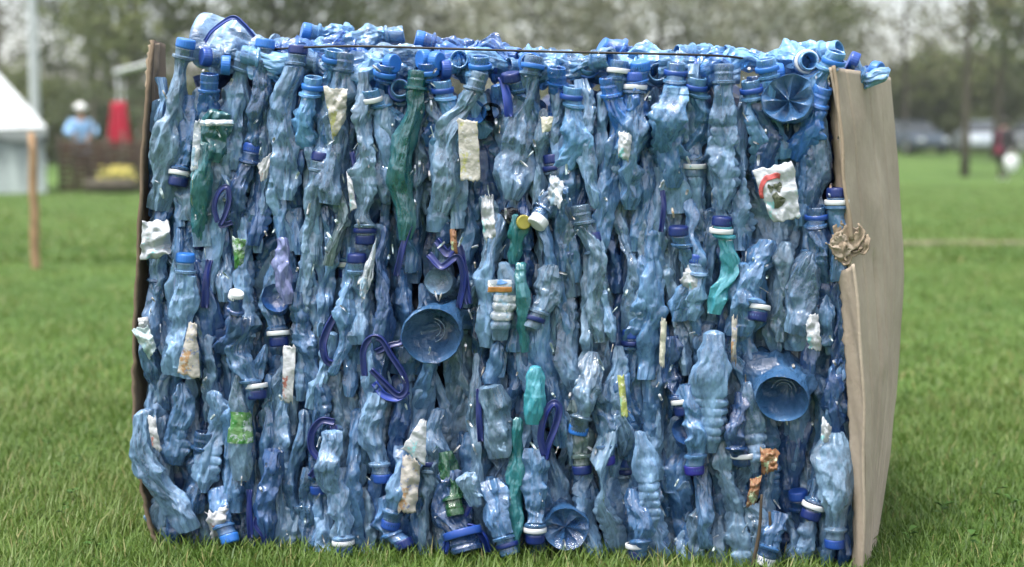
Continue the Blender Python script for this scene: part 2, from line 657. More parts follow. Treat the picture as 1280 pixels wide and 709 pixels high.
# broad-leaved weeds in the turf
WEED = prin('weed_leaf', (0.04, 0.085, 0.02), 0.8, 0.1, var=0.4, scale=30)
bmw = bmesh.new()
for _ in range(90):
    y = rnd.uniform(2.0, 4.8)
    x = rnd.uniform(-1, 1) * (0.38 * y + .1)
    w = (x - P0.x) * NV.x + (y - P0.y) * NV.y
    u = (x - P0.x) * UV.x + (y - P0.y) * UV.y
    if 0 < w < 0.6 and -0.5 < u < 0.55:
        continue
    for k in range(rnd.randint(4, 8)):
        a = rnd.uniform(0, 6.28)
        ln = rnd.uniform(0.008, 0.018)
        wd = ln * rnd.uniform(.25, .45)
        d = Vector((math.cos(a), math.sin(a), 0))
        s = Vector((-d.y, d.x, 0))
        b0 = Vector((x, y, rnd.uniform(0.01, 0.028)))
        up = Vector((0, 0, rnd.uniform(.1, .5) * ln))
        vs_ = [bmw.verts.new(b0), bmw.verts.new(b0 + d * ln * .5 + s * wd + up), bmw.verts.new(b0 + d * ln + up * .8), bmw.verts.new(b0 + d * ln * .5 - s * wd + up)]
        bmw.faces.new(vs_)
tag(bm_obj('weeds', bmw, WEED), 'small broad leaved weeds scattered in the turf', 'weeds', kind='stuff')

# ------------------------------------------------------------------ trees
BARK = prin('bark', (0.075, 0.065, 0.05), 0.9, 0.1, var=0.4, scale=3, bump=.8, bscale=12)


def leaf_mat(name, c0, c1, c2):
    m, n, l, out = new_mat(name)
    at = n.new('ShaderNodeAttribute')
    at.attribute_name = 'tone'
    cr = n.new('ShaderNodeValToRGB')
    e = cr.color_ramp.elements
    e[0].color = (*c0, 1)
    e[1].color = (*c2, 1)
    x = e.new(0.5)
    x.color = (*c1, 1)
    l.new(at.outputs['Fac'], cr.inputs['Fac'])
    p = n.new('ShaderNodeBsdfPrincipled')
    p.inputs['Roughness'].default_value = 0.6
    p.inputs['Specular IOR Level'].default_value = 0.25
    l.new(cr.outputs[0], p.inputs['Base Color'])
    t = n.new('ShaderNodeBsdfTranslucent')
    l.new(cr.outputs[0], t.inputs['Color'])
    mx = n.new('ShaderNodeMixShader')
    mx.inputs[0].default_value = 0.4
    l.new(p.outputs[0], mx.inputs[1])
    l.new(t.outputs[0], mx.inputs[2])
    l.new(mx.outputs[0], out.inputs['Surface'])
    return m


LEAF = {
    'dark': leaf_mat('leaf_dark', (0.054, 0.070, 0.032), (0.092, 0.113, 0.051), (0.149, 0.169, 0.081)),
    'olive': leaf_mat('leaf_olive', (0.070, 0.089, 0.030), (0.119, 0.146, 0.047), (0.203, 0.223, 0.095)),
    'pale': leaf_mat('leaf_pale', (0.121, 0.128, 0.074), (0.203, 0.203, 0.121), (0.700, 0.700, 0.634)),
    'bare': leaf_mat('leaf_bare', (0.074, 0.070, 0.041), (0.115, 0.108, 0.061), (0.176, 0.169, 0.081)),
}


def make_tree(h, spread, base_frac, kind, leaves, leaf, seed, trunk_r, limbs=9, gap=1.0):
    r = np.random.default_rng(seed)
    TV, TQ, o = [], [], 0

    def add(pts, ra, taper):
        nonlocal o
        V, Q = sweep(pts, ra, None, 7, (0.3, 0.9, 0.2), taper)
        TV.append(V)
        TQ.append(Q + o)
        o += len(V)
    n = 9
    z = np.linspace(-0.1, h * .9, n)
    tp = np.stack([np.cumsum(r.normal(0, .025 * h / 9, n)), np.cumsum(r.normal(0, .025 * h / 9, n)), z], 1)
    add(tp, trunk_r, np.linspace(1.15, .12, n))
    cl = []
    for i in range(limbs):
        f = base_frac + (0.92 - base_frac) * (i + .5) / limbs
        b = np.array([np.interp(f * h, z, tp[:, 0]), np.interp(f * h, z, tp[:, 1]), f * h])
        a = i * 2.4 + r.normal(0, .4)
        ln = spread * (1 - 0.55 * abs(f - 0.55) / .5) * r.uniform(.7, 1.1)
        d = np.array([math.cos(a), math.sin(a), r.uniform(.25, .8)])
        pts = [b + d * ln * t + np.array([0, 0, .12 * ln * t * t]) + r.normal(0, .04 * ln, 3) * t for t in np.linspace(0, 1, 5)]
        add(np.array(pts), trunk_r * .42 * (1.1 - f * .7), np.linspace(1, .15, 5))
        for t in (2, 3, 4):
            cl.append(pts[t])
        for _ in range(4):
            q = pts[r.integers(1, 4)]
            dd = r.normal(0, 1, 3)
            dd[2] = abs(dd[2]) * .6
            dd /= np.linalg.norm(dd)
            e = q + dd * ln * r.uniform(.3, .6)
            add(np.array([q, (q + e) / 2 + r.normal(0, .03 * ln, 3), e]), trunk_r * .14, np.array([1, .7, .2]))
            cl.append(e)
    cl = np.array(cl)
    sel = r.integers(0, len(cl), leaves)
    sz = r.uniform(.5, 1.2, len(cl)) * spread * .23 * gap
    p = cl[sel] + r.normal(0, 1, (leaves, 3)) * sz[sel][:, None] * np.array([1, 1, .75])
    p[:, 2] = np.maximum(p[:, 2], .15)
    u = r.normal(0, 1, (leaves, 3))
    u /= np.linalg.norm(u, axis=1)[:, None]
    w = np.cross(u, r.normal(0, 1, (leaves, 3)))
    w /= np.linalg.norm(w, axis=1)[:, None]
    s = leaf * r.uniform(.6, 1.3, leaves)[:, None]
    V = np.stack([p - u * s, p + w * s * .55, p + u * s, p - w * s * .55], 1).reshape(-1, 3)
    Q = np.arange(leaves * 4).reshape(-1, 4)
    ct = np.clip(r.normal(.45, .22, len(cl)), 0, 1)
    tone = np.clip(ct[sel] + r.normal(0, .18, leaves), 0, 1)
    crown = np_mesh('crown', V, Q, False, np.repeat(tone, 4))
    crown.materials.append(LEAF[kind])
    trunk = np_mesh('trunk', np.concatenate(TV), np.concatenate(TQ), True)
    trunk.materials.append(BARK)
    return trunk, crown


def plant_tree(name, meshes, px, depth, rz, sc, label, cat='tree', group=None):
    x = GX(px, depth)
    t = empty(name, (x, depth, th(x, depth)), rz)
    t.scale = (sc, sc, sc)
    link('trunk', meshes[0], None, t)
    link('crown', meshes[1], None, t)
    tag(t, label, cat, group)
    return t


T_DARK = make_tree(11, 3.6, .22, 'dark', 4600, .16, 11, .26, 13)
T_OLIV = make_tree(10, 3.4, .20, 'olive', 5400, .16, 12, .22, 12)
T_PALE = make_tree(8.5, 3.4, .15, 'pale', 4600, .15, 13, .18, 12)
T_BARE = make_tree(11, 3.4, .25, 'bare', 2000, .12, 14, .17, 14, .9)
T_SLIM = make_tree(10, 2.2, .35, 'bare', 1700, .12, 15, .12, 12, .9)
T_BUSH = make_tree(3.4, 2.2, .02, 'olive', 5200, .13, 16, .09, 12)
T_DBUSH = make_tree(3.2, 2.2, .02, 'dark', 5200, .13, 17, .09, 12)
TREES = [
    ('tree', T_BARE, 8, 58, 0, 1.0, 'bare branched tree with bright sky behind, rising over the white tent'),
    ('tree', T_DARK, 118, 62, 1, 1.0, 'dark bushy tree between the lamp pole and the brick house'),
    ('tree', T_OLIV, 172, 54, 2, 1.05, 'olive green tree behind the red cloth'),
    ('tree', T_DARK, 262, 66, 3, 1.1, 'dark tree behind the crumpled jug on the bale'),
    ('tree', T_DARK, 345, 56, 4.4, 1.0, 'dark tree directly behind the upright blue caps on the bale'),
    ('tree', T_OLIV, 432, 60, 0.7, 1.1, 'tall olive tree beside the paler blossoming trees'),
    ('tree', T_DARK, 505, 70, 1.7, 1.1, 'dark tree half hidden behind a grey green blossoming one'),
    ('blossom_tree', T_PALE, 572, 62, 2.6, 1.1, 'grey green blossoming tree nearest the olive tree'),
    ('blossom_tree', T_PALE, 668, 54, 3.9, 1.0, 'pale blossoming tree behind the middle of the baling wire'),
    ('blossom_tree', T_PALE, 742, 66, 5.1, 1.15, 'pale blossoming tree set farther back behind its neighbours'),
    ('blossom_tree', T_PALE, 822, 56, 0.4, 1.05, 'pale blossoming tree behind the thin end of the wire'),
    ('blossom_tree', T_PALE, 905, 60, 1.2, 1.1, 'pale blossoming tree behind the ribbed bottle'),
    ('tree', T_OLIV, 985, 66, 2.2, 0.85, 'rounded olive tree behind the folded teal bottle base'),
    ('blossom_tree', T_PALE, 1045, 72, 3.0, 0.9, 'low pale tree at the edge of the bright sky gap'),
    ('bare_tree', T_BARE, 1130, 64, 0.9, .9, 'bare tree with bright sky between its twigs above the dark car'),
    ('bare_tree', T_SLIM, 1205, 41, 2.0, 1.0, 'slim bare tree standing on the grass beside the walking person'),
    ('bare_tree', T_BARE, 1243, 56, 2.9, 1.1, 'broad bare tree behind the walking person'),
    ('tree', T_DARK, 1300, 52, 4.0, 1.1, 'dark tree at the outer edge, past the walking person'),
    ('bush', T_BUSH, 1095, 74, 1, 1.0, 'olive bush behind the cardboard edge'),
    ('bush', T_DBUSH, 1150, 72, 2, 1.15, 'dark olive bush behind the dark car'),
    ('bush', T_BUSH, 1195, 70, 3, 1.2, 'olive bush between the two parked cars'),
    ('bush', T_BUSH, 1245, 72, 4, 1.25, 'tall olive bush behind the pale car'),
    ('bush', T_DBUSH, 1290, 69, 5, 1.2, 'dark bush past the pale car'),
    ('bush', T_DBUSH, 225, 46, .5, .8, 'dark bush beside the bale behind the wattle fence'),
    ('bush', T_DBUSH, 128, 50, 1.5, .7, 'dark bush just behind the wattle fence'),
    ('bush', T_BUSH, 60, 52, 2.5, .8, 'low olive bush beside the lamp pole'),
]
for nm, ms, px, d, rz, sc, lb in TREES:
    plant_tree(nm, ms, px, d, rz, sc, lb, 'bush' if nm == 'bush' else 'tree')

# the far wood: one mass of foliage nobody could count
r = np.random.default_rng(5)
nl = 26000
wx = r.uniform(-75, 75, nl)
wz = (r.random(nl) ** 1.3) * (4.2 + 1.4 * np.sin(wx * .35) + 1.0 * np.sin(wx * .9 + 1) - 1.4 * smooth(24, 30, wx))
p = np.stack([wx, 98 + r.normal(0, 2, nl), 1.0 + wz], 1)
u = r.normal(0, 1, (nl, 3))
u /= np.linalg.norm(u, axis=1)[:, None]
w = np.cross(u, r.normal(0, 1, (nl, 3)))
w /= np.linalg.norm(w, axis=1)[:, None]
s = .34 * r.uniform(.6, 1.3, nl)[:, None]
V = np.stack([p - u * s, p + w * s * .6, p + u * s, p - w * s * .6], 1).reshape(-1, 3)
me = np_mesh('far_wood', V, np.arange(nl * 4).reshape(-1, 4), False, np.repeat(np.clip(r.normal(.5, .25, nl), 0, 1), 4))
tag(link('far_wood', me, LEAF['olive']), 'far wood closing off the meadow', 'wood', kind='stuff')

# ------------------------------------------------------------------ things in the meadow
# brick house
BRICK = prin('red_brick_wall', (0.20, 0.10, 0.075), 0.85, 0.2, var=0.25, scale=3)
ROOF = prin('grey_roof_tiles', (0.14, 0.13, 0.13), 0.8, 0.2, var=0.3, scale=4)
GLASSD = prin('dark_window_glass', (0.03, 0.035, 0.04), 0.1, 0.6)
WHITEP = prin('white_paint', (0.72, 0.73, 0.74), 0.5, var=0.05)
hx = GX(132, 74)
h = tag(empty('brick_house', (hx, 80, th(hx, 80))), 'low red brick house behind the trees and the wattle fence', 'house')
bm = bmesh.new()
bm_box(bm, (0, 0, 1.75), (8.6, 5, 3.5))
bm_obj('wall', bm, BRICK, h)
bm = bmesh.new()
prof = [(-2.9, 3.35), (0, 4.7), (2.9, 3.35), (2.9, 3.52), (0, 4.9), (-2.9, 3.52)]
a_ = [bm.verts.new((-4.6, y, z)) for y, z in prof]
b_ = [bm.verts.new((4.6, y, z)) for y, z in prof]
for i in range(6):
    j = (i + 1) % 6
    bm.faces.new((a_[i], a_[j], b_[j], b_[i]))
bm.faces.new(a_[::-1])
bm.faces.new(b_)
bm_obj('roof', bm, ROOF, h)
for xx in (-2.8, 0, 2.8):
    bm = bmesh.new()
    bm_box(bm, (xx, -2.52, 1.9), (1.2, .08, 1.2))
    f = bm_obj('window', bm, WHITEP, h)
    bm = bmesh.new()
    bm_box(bm, (xx, -2.57, 1.9), (1.04, .03, 1.04))
    bm_obj('pane', bm, GLASSD, f)

# white tent with a scalloped valance
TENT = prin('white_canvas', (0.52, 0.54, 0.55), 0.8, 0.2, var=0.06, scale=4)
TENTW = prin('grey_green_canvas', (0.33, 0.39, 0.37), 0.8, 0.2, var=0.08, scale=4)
D = 24.0
tx0, txc = GX(62, D), GX(-110, D)
halfw = tx0 - txc
zt = lambda py, d: CAM.z - (py - 200) / FPX * d
ta = R(19)
t = tag(empty('canvas_tent', (tx0 - halfw * math.cos(ta), D - halfw * math.sin(ta), 0), ta), 'white canvas tent with pale green wall and scalloped edge', 'tent')
ze, zr = zt(160, D), zt(-70, D)
bm = bmesh.new()
nseg = 24
apex = [bm.verts.new((0, 2.3, zr))]
ring = []
corners = [(-halfw, 0), (halfw, 0), (halfw, 4.6), (-halfw, 4.6)]
for i in range(4):
    a0, a1 = corners[i], corners[(i + 1) % 4]
    for k in range(nseg):
        f = k / nseg
        sag = -.07 * math.sin(math.pi * f)
        ring.append((a0[0] + (a1[0] - a0[0]) * f, a0[1] + (a1[1] - a0[1]) * f, ze + sag))
rv0 = [bm.verts.new(Vector(p)) for p in ring]
mid = [bm.verts.new(Vector((p[0] * .5, 2.3 + (p[1] - 2.3) * .5, (p[2] + zr) * .5 - .10))) for p in ring]
N = len(ring)
for i in range(N):
    j = (i + 1) % N
    bm.faces.new((rv0[i], rv0[j], mid[j], mid[i]))
    bm.faces.new((mid[i], mid[j], apex[0]))
bmesh.ops.recalc_face_normals(bm, faces=bm.faces[:])
bmesh.ops.solidify(bm, geom=bm.faces[:], thickness=0.02)
bm_obj('roof', bm, TENT, t, False)
bm = bmesh.new()
top = [bm.verts.new(Vector(p) + Vector((0, 0, -.03))) for p in ring]
low = [bm.verts.new(Vector(p) + Vector((0, 0, -.12 - .09 * abs(math.sin(i * math.pi / 4))))) for i, p in enumerate(ring)]
for i in range(N):
    j = (i + 1) % N
    bm.faces.new((top[i], top[j], low[j], low[i]))
bmesh.ops.solidify(bm, geom=bm.faces[:], thickness=0.012)
bm_obj('valance', bm, TENT, t)
bm = bmesh.new()
ins = lambda p, z, i: Vector((p[0] * .975 + .03 * math.sin(i * 1.9), 2.3 + (p[1] - 2.3) * .975 + .03 * math.cos(i * 1.7), z))
top = [bm.verts.new(ins(p, ze - .08, 0)) for p in ring]
low = [bm.verts.new(ins(p, 0.0, i)) for i, p in enumerate(ring)]
for i in range(N):
    j = (i + 1) % N
    bm.faces.new((top[i], top[j], low[j], low[i]))
bmesh.ops.solidify(bm, geom=bm.faces[:], thickness=0.012)
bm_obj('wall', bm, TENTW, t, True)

# wooden stake
WOOD = prin('weathered_stake_wood', (0.30, 0.19, 0.11), 0.8, 0.2, var=0.35, scale=14, bump=.5, bscale=50)
sd = CAM.z * FPX / 136
pts = np.array([(GX(43, sd) + .004 * math.sin(k * 2.1), sd, z) for k, z in enumerate(np.linspace(-.1, zt(166, sd), 9))])
V, Q = sweep(pts, .024, None, 12, (0, 1, 0), [1, 1.0, .97, 1.02, .98, .96, .97, .9, .75])
st = link('wooden_stake', np_mesh('wooden_stake', V, Q), WOOD)
tag(st, 'upright round wooden stake driven in the grass before the tent', 'stake')

# grey lamp pole
pd = 45.0
lp = tag(empty('lamp_pole', (GX(48, pd), pd, th(0, pd))), 'pale grey metal lamp pole behind the tent', 'pole')
METAL = prin('galvanised_steel', (0.42, 0.44, 0.45), 0.45, metal=.3, var=.08)
V, Q = sweep(np.array([(0, 0, z) for z in np.linspace(-.1, 7.5, 6)]), .16, None, 14, (0, 1, 0), np.linspace(1.1, .8, 6))
link('pole', np_mesh('pole', V, Q), METAL, lp)
V, Q = sweep(np.array([(0, 0, 7.4), (0, -.4, 7.9), (0, -1.3, 8.0)]), .06, None, 10, (1, 0, 0))
link('arm', np_mesh('arm', V, Q), METAL, lp)
bm = bmesh.new()
bm_box(bm, (0, -1.6, 7.97), (.26, .7, .14), bevel=.04)
bm_obj('lamp_head', bm, METAL, lp)
bm = bmesh.new()
bm_box(bm, (0, 0, .25), (.5, .5, .5), bevel=.05)
bm_obj('base', bm, METAL, lp)

# wattle fence (woven twigs round posts)
fd = 25.0
WATTLE = prin('woven_hazel_twigs', (0.085, 0.055, 0.042), 0.9, 0.15, var=0.45, scale=9)
fx0, fx1 = GX(76, fd), GX(196, fd)
wf = tag(empty('wattle_fence', ((fx0 + fx1) / 2, fd, 0)), 'low brown woven wattle fence between the tent and the bale', 'fence')
hw = (fx1 - fx0) / 2
FV, FQ, o = [], [], 0
for k in range(26):
    z = .03 + k * .034
    xx = np.linspace(-hw, hw, 40)
    pts = np.stack([xx, .05 * np.sin(xx * math.pi / .28 + (k % 2) * math.pi), z + .01 * np.sin(xx * 7 + k * 2.1)], 1)
    V, Q = sweep(pts, .019, None, 6, (0, 0, 1))
    FV.append(V)
    FQ.append(Q + o)
    o += len(V)
link('woven_panel', np_mesh('woven_panel', np.concatenate(FV), np.concatenate(FQ)), WATTLE, wf)
for k in range(7):
    xx = -hw + k * hw / 3
    V, Q = sweep(np.array([(xx, 0, -.1), (xx + .01, 0, .5), (xx, 0, 1.0 + .06 * (k % 3))]), .028, None, 8, (0, 1, 0))
    link('post', np_mesh('post', V, Q), BARK, wf)

# log at the foot of the fence, yellow flowers, red cloth
pts = np.array([(GX(px, 23.6), 23.6 + .02 * i, .13 + .01 * (i % 2)) for i, px in enumerate((108, 122, 138, 154, 170))])
V, Q = sweep(pts, .12, None, 12, (0, 0, 1), [.9, 1, 1.02, .97, .92])
tag(link('log', np_mesh('log', V, Q), BARK), 'dark fallen log lying at the foot of the wattle fence', 'log')

fl = tag(empty('flower_clump', (GX(150, 24.2), 24.2, 0)), 'clump of yellow flowers growing before the wattle fence', 'flowers')
YEL = prin('yellow_petals', (0.38, 0.32, 0.03), .6, var=.2)
bmA, bmB = bmesh.new(), bmesh.new()
for _ in range(90):
    x, y = rnd.gauss(0, .14), rnd.gauss(0, .08)
    hh = rnd.uniform(.22, .46)
    a = rnd.uniform(0, 6.3)
    c = Vector((x, y, 0))
    t_ = c + Vector((math.cos(a) * .06, math.sin(a) * .06, hh))
    s = Vector((-math.sin(a), math.cos(a), 0)) * .012
    bmB.faces.new([bmB.verts.new(c - s), bmB.verts.new(c + s), bmB.verts.new(t_ + s), bmB.verts.new(t_ - s)])
    for q in range(5):
        b = q * 1.256
        d = Vector((math.cos(b), math.sin(b) * .6, .5 * math.sin(b))) * .045
        e = Vector((math.cos(b + .6), math.sin(b + .6) * .6, .5 * math.sin(b + .6))) * .04
        bmA.faces.new([bmA.verts.new(t_), bmA.verts.new(t_ + d), bmA.verts.new(t_ + e)])
bm_obj('petals', bmA, YEL, fl)
bm_obj('stems', bmB, WEED, fl)

RED = prin('red_cloth', (0.30, 0.012, 0.03), .8, .2, var=.15, scale=5)
rc = tag(empty('red_cloth', (GX(152, 27), 27, 0)), 'red cloth draped over a rail behind the wattle fence', 'cloth')
nx, nz = 28, 12
zt0, zb0 = zt(128, 27), zt(182, 27)
V = []
for side in (-1, 1):
    for j in range(nz):
        f = j / (nz - 1)
        f2 = f if side < 0 else 1 - f
        wd = .20 + .10 * f2
        for i in range(nx):
            s = i / (nx - 1) * 2 - 1
            if side < 0:
                ff = 1 - f
            else:
                ff = f
            wd = .13 + .08 * ff
            V.append((s * wd, side * (.02 + .12 * ff) + .03 * math.sin(s * 9) * ff, zt0 + (zb0 - zt0) * ff + .01 * math.sin(s * 7) * (ff > .9)))
me = np_mesh('drape', V, grid_quads(2 * nz, nx, False))
o = link('drape', me, RED, rc)
V, Q = sweep(np.array([(-.55, 0, zt0 - .02), (0, 0, zt0 - .015), (.55, 0, zt0 - .02)]), .015, None, 8, (0, 1, 0))
link('rail', np_mesh('rail', V, Q), BARK, rc)
for s in (-1, 1):
    V, Q = sweep(np.array([(s * .5, 0, -.05), (s * .5, 0, .7), (s * .5, 0, zt0 + .02)]), .022, None, 8, (0, 1, 0))
    link('post', np_mesh('post', V, Q), BARK, rc)

# white awning behind
aw = tag(empty('white_awning', (GX(176, 46), 46, th(0, 46))), 'small white slanted awning on poles before the brick house', 'awning')
bm = bmesh.new()
za = zt(86, 46) - th(0, 46)
bm_box(bm, (0, 0, za), (1.35, .9, .10), Matrix.Rotation(R(-14), 3, 'Y'), bevel=.03)
bm_obj('canopy', bm, WHITEP, aw)
for s in (-1, 1):
    for q in (-1, 1):
        V, Q = sweep(np.array([(s * .55, q * .35, -.1), (s * .55, q * .35, 1), (s * .55, q * .35, za + (.12 if s > 0 else -.12) * 1.0)]), .03, None, 8, (0, 1, 0))
        link('pole', np_mesh('pole', V, Q), METAL, aw)


# ---- people -------------------------------------------------------------------------------------
def skin_body(name, joints, edges, mat, parent, sub=2, root=0):
    me = bpy.data.meshes.new(name)
    me.from_pydata([j[0] for j in joints], edges, [])
    o = link(name, me, mat, parent)
    md = o.modifiers.new('skin', 'SKIN')
    for i, j in enumerate(joints):
        sv = me.skin_vertices[0].data[i]
        sv.radius = j[1] if isinstance(j[1], tuple) else (j[1], j[1])
        sv.use_root = (i == root)
    ss = o.modifiers.new('sub', 'SUBSURF')
    ss.levels = ss.render_levels = sub
    md.use_smooth_shade = True
    return o


SKINM = prin('skin', (0.42, 0.24, 0.17), .5, .3, var=.05)
HAIR = prin('dark_hair', (0.02, 0.015, 0.012), .6)
WHITEH = prin('white_hat_cloth', (0.70, 0.70, 0.68), .8)


def person(px, depth, rz, H, label, top, trousers, shoes, arms, legs, hat=None, lean=0.0):
    x = GX(px, depth)
    t = tag(empty('person', (x, depth, th(x, depth)), rz), label, 'person')
    k = H / 1.7
    J = []

    def j(x, y, z, r):
        J.append(((x * k, y * k, z * k), tuple(c * k for c in r) if isinstance(r, tuple) else r * k))
        return len(J) - 1
    pel = j(0, 0, .92, (.15, .10))
    che = j(0, -lean * .6, 1.22, (.16, .11))
    sh = j(0, -lean, 1.40, (.13, .085))
    nk = j(0, -lean - .01, 1.48, .052)
    hd = j(0, -lean - .03, 1.58, (.078, .092))
    hd2 = j(0, -lean - .03, 1.66, (.062, .075))
    E = [(pel, che), (che, sh), (sh, nk), (nk, hd), (hd, hd2)]
    AJ = {}
    for s, a in ((-1, arms[0]), (1, arms[1])):
        s0 = j(s * .18, -lean, 1.38, .055)
        el = j(*a[0], .042)
        wr = j(*a[1], .030)
        pa = j(*[w_ + (w_ - e_) * .32 for e_, w_ in zip(a[0], a[1])], (.036, .020))
        E += [(sh, s0), (s0, el), (el, wr), (wr, pa)]
        AJ[s] = (s0, el, wr, pa)
        for q in range(4):                      # four fingers, gently curled
            bse = [w_ + (w_ - e_) * .42 for e_, w_ in zip(a[0], a[1])]
            f1 = j(bse[0] + (q - 1.5) * .016, bse[1] - .004, bse[2] - .03 - .004 * (q in (1, 2)), .009)
            f2 = j(bse[0] + (q - 1.5) * .015, bse[1] - .02, bse[2] - .062 - .006 * (q in (1, 2)), .007)
            E += [(pa, f1), (f1, f2)]
        th1 = j(a[1][0] - s * .03, a[1][1] - .03, a[1][2] - .06, .010)
        E.append((wr, th1))
    LJ = {}
    for s, a in ((-1, legs[0]), (1, legs[1])):
        hp = j(s * .09, 0, .86, (.092, .092))
        kn = j(*a[0], .060)
        an = j(*a[1], .042)
        to = j(a[1][0], a[1][1] - .15, .035, (.045, .032))
        E += [(pel, hp), (hp, kn), (kn, an), (an, to)]
        LJ[s] = (hp, kn, an, to)
    skin_body('body', J, E, SKINM, t)
    # face
    bm = bmesh.new()
    for s in (-1, 1):
        g_ = bmesh.ops.create_uvsphere(bm, u_segments=8, v_segments=6, radius=.011 * k)
        bmesh.ops.translate(bm, vec=Vector((s * .032, -lean - .118, 1.605)) * k, verts=g_['verts'])
    bm_obj('eyes', bm, HAIR, t, True)

    def shell(name, ids, mat, grow, extra_e):
        m_ = {i: n_ for n_, i in enumerate(ids)}
        jj = [(J[i][0], tuple(c + grow * k for c in J[i][1]) if isinstance(J[i][1], tuple) else J[i][1] + grow * k) for i in ids]
        skin_body(name, jj, [(m_[a], m_[b]) for a, b in extra_e], mat, t)
    hem = j(0, 0, .80, (.165, .115))
    shell('jacket', [pel, che, sh, AJ[-1][0], AJ[-1][1], AJ[-1][2], AJ[1][0], AJ[1][1], AJ[1][2], hem], top, .045,
          [(pel, hem), (pel, che), (che, sh), (sh, AJ[-1][0]), (AJ[-1][0], AJ[-1][1]), (AJ[-1][1], AJ[-1][2]), (sh, AJ[1][0]), (AJ[1][0], AJ[1][1]), (AJ[1][1], AJ[1][2])])
    shell('trousers', [pel, LJ[-1][0], LJ[-1][1], LJ[-1][2], LJ[1][0], LJ[1][1], LJ[1][2]], trousers, .016,
          [(pel, LJ[-1][0]), (LJ[-1][0], LJ[-1][1]), (LJ[-1][1], LJ[-1][2]), (pel, LJ[1][0]), (LJ[1][0], LJ[1][1]), (LJ[1][1], LJ[1][2])])
    for s in (-1, 1):
        a, b = J[LJ[s][2]][0], J[LJ[s][3]][0]
        skin_body('shoe', [((a[0], a[1] + .03 * k, .055 * k), (.05 * k, .05 * k)), ((a[0], a[1] - .06 * k, .05 * k), (.052 * k, .045 * k)), ((b[0], b[1] - .03 * k, .04 * k), (.046 * k, .034 * k))],
                  [(0, 1), (1, 2)], shoes, t)
    skin_body('hair', [((0, (-lean + .045) * k, 1.49 * k), (.08 * k, .05 * k)), ((0, (-lean + .03) * k, 1.57 * k), (.125 * k, .10 * k)), ((0, (-lean + .02) * k, 1.66 * k), (.13 * k, .13 * k)), ((0, (-lean) * k, 1.74 * k), (.10 * k, .11 * k))], [(0, 1), (1, 2), (2, 3)], HAIR, t)
    if hat:
        bm = bmesh.new()
        bmesh.ops.create_cone(bm, cap_ends=True, segments=24, radius1=.17 * k, radius2=.165 * k, depth=.02 * k)
        g_ = bmesh.ops.create_uvsphere(bm, u_segments=20, v_segments=12, radius=.112 * k)
        bmesh.ops.scale(bm, vec=(1, 1, .9), verts=g_['verts'])
        bmesh.ops.translate(bm, vec=(0, (-lean - .02) * k, 1.70 * k), verts=bm.verts[:])
        bm_obj('hat', bm, hat, t, True)
    return t


BLACKC = prin('black_coat_cloth', (0.016, 0.014, 0.017), .8)
DARKT = prin('dark_trouser_cloth', (0.022, 0.018, 0.018), .8)
GREYSH = prin('pale_grey_shoe', (0.42, 0.45, 0.46), .6)
BLUEC = prin('light_blue_shirt_cloth', (0.24, 0.42, 0.66), .8)
PD = 38.0
wp = person(1252, PD, R(150), 1.62, 'person in a black jacket and dark trousers walking away with bags', BLACKC, DARKT, GREYSH,
            (((-.24, .06, 1.12), (-.23, .0, .88)), ((.25, .0, 1.12), (.24, -.08, .88))),
            (((-.10, .02, .48), (-.10, .12, .09)), ((.10, -.08, .48), (.11, -.12, .09))))
BAGW = prin('white_plastic_bag', (0.72, 0.72, 0.73), .4, var=.1, scale=12)
BAGR = prin('crimson_bag_cloth', (0.20, 0.008, 0.045), .7, var=.1)


def bag(px, depth, zlow, hh, ww, mat, label, strap_h):
    x = GX(px, depth)
    b = tag(empty('carrier_bag', (x, depth, th(x, depth) + zlow)), label, 'bag')
    nu, nv = 28, 14
    V = []
    for j in range(nv):
        f = j / (nv - 1)
        r_ = ww * (.25 + .85 * math.sin(math.pi * min(1, f * .62 + .12)))
        for i in range(nu):
            a = i / nu * 2 * math.pi
            q = 1 + .10 * math.sin(3 * a + f * 4) + .06 * math.sin(7 * a + 2)
            V.append((r_ * math.cos(a) * q, r_ * .5 * math.sin(a) * q, f * hh))
    link('sack', np_mesh('sack', V, grid_quads(nv, nu, True)), mat, b)
    for s in (-1, 1):
        pts = catmull([(-ww * .5, s * .02, hh * .95), (-ww * .25, s * .02, hh + strap_h * .8), (0, s * .015, hh + strap_h), (ww * .25, s * .02, hh + strap_h * .8), (ww * .5, s * .02, hh * .95)], 6)
        V, Q = sweep(pts, .008, .004, 8, (0, 1, 0))
        link('bag_handle', np_mesh('bag_handle', V, Q), mat, b)
    return b


bag(1262, PD - .22, .24, .42, .17, BAGW, 'white plastic carrier bag hanging from the walking person\'s hand', .14)
bag(1246, PD - .24, .70, .19, .09, BAGR, 'crimson shoulder bag carried at the walking person\'s hip', .45)
person(104, 29, R(20), 1.62, 'person in a light blue shirt and white hat behind the wattle fence', BLUEC, DARKT, BLACKC,
       (((-.30, -.12, 1.18), (-.16, -.30, 1.14)), ((.30, -.12, 1.18), (.16, -.30, 1.10))),
       (((-.10, -.02, .48), (-.10, .0, .09)), ((.10, .0, .48), (.10, .0, .09))), hat=WHITEH, lean=.08)

# ---- parked cars --------------------------------------------------------------------------------
TYRE = prin('tyre_rubber', (0.02, 0.02, 0.02), .8)
RIM = prin('alloy_rim', (0.45, 0.46, 0.47), .3, metal=.8)
LAMPR = prin('red_tail_lamp', (0.30, 0.01, 0.01), .2)
LAMPW = prin('clear_headlamp', (0.6, 0.62, 0.62), .1)


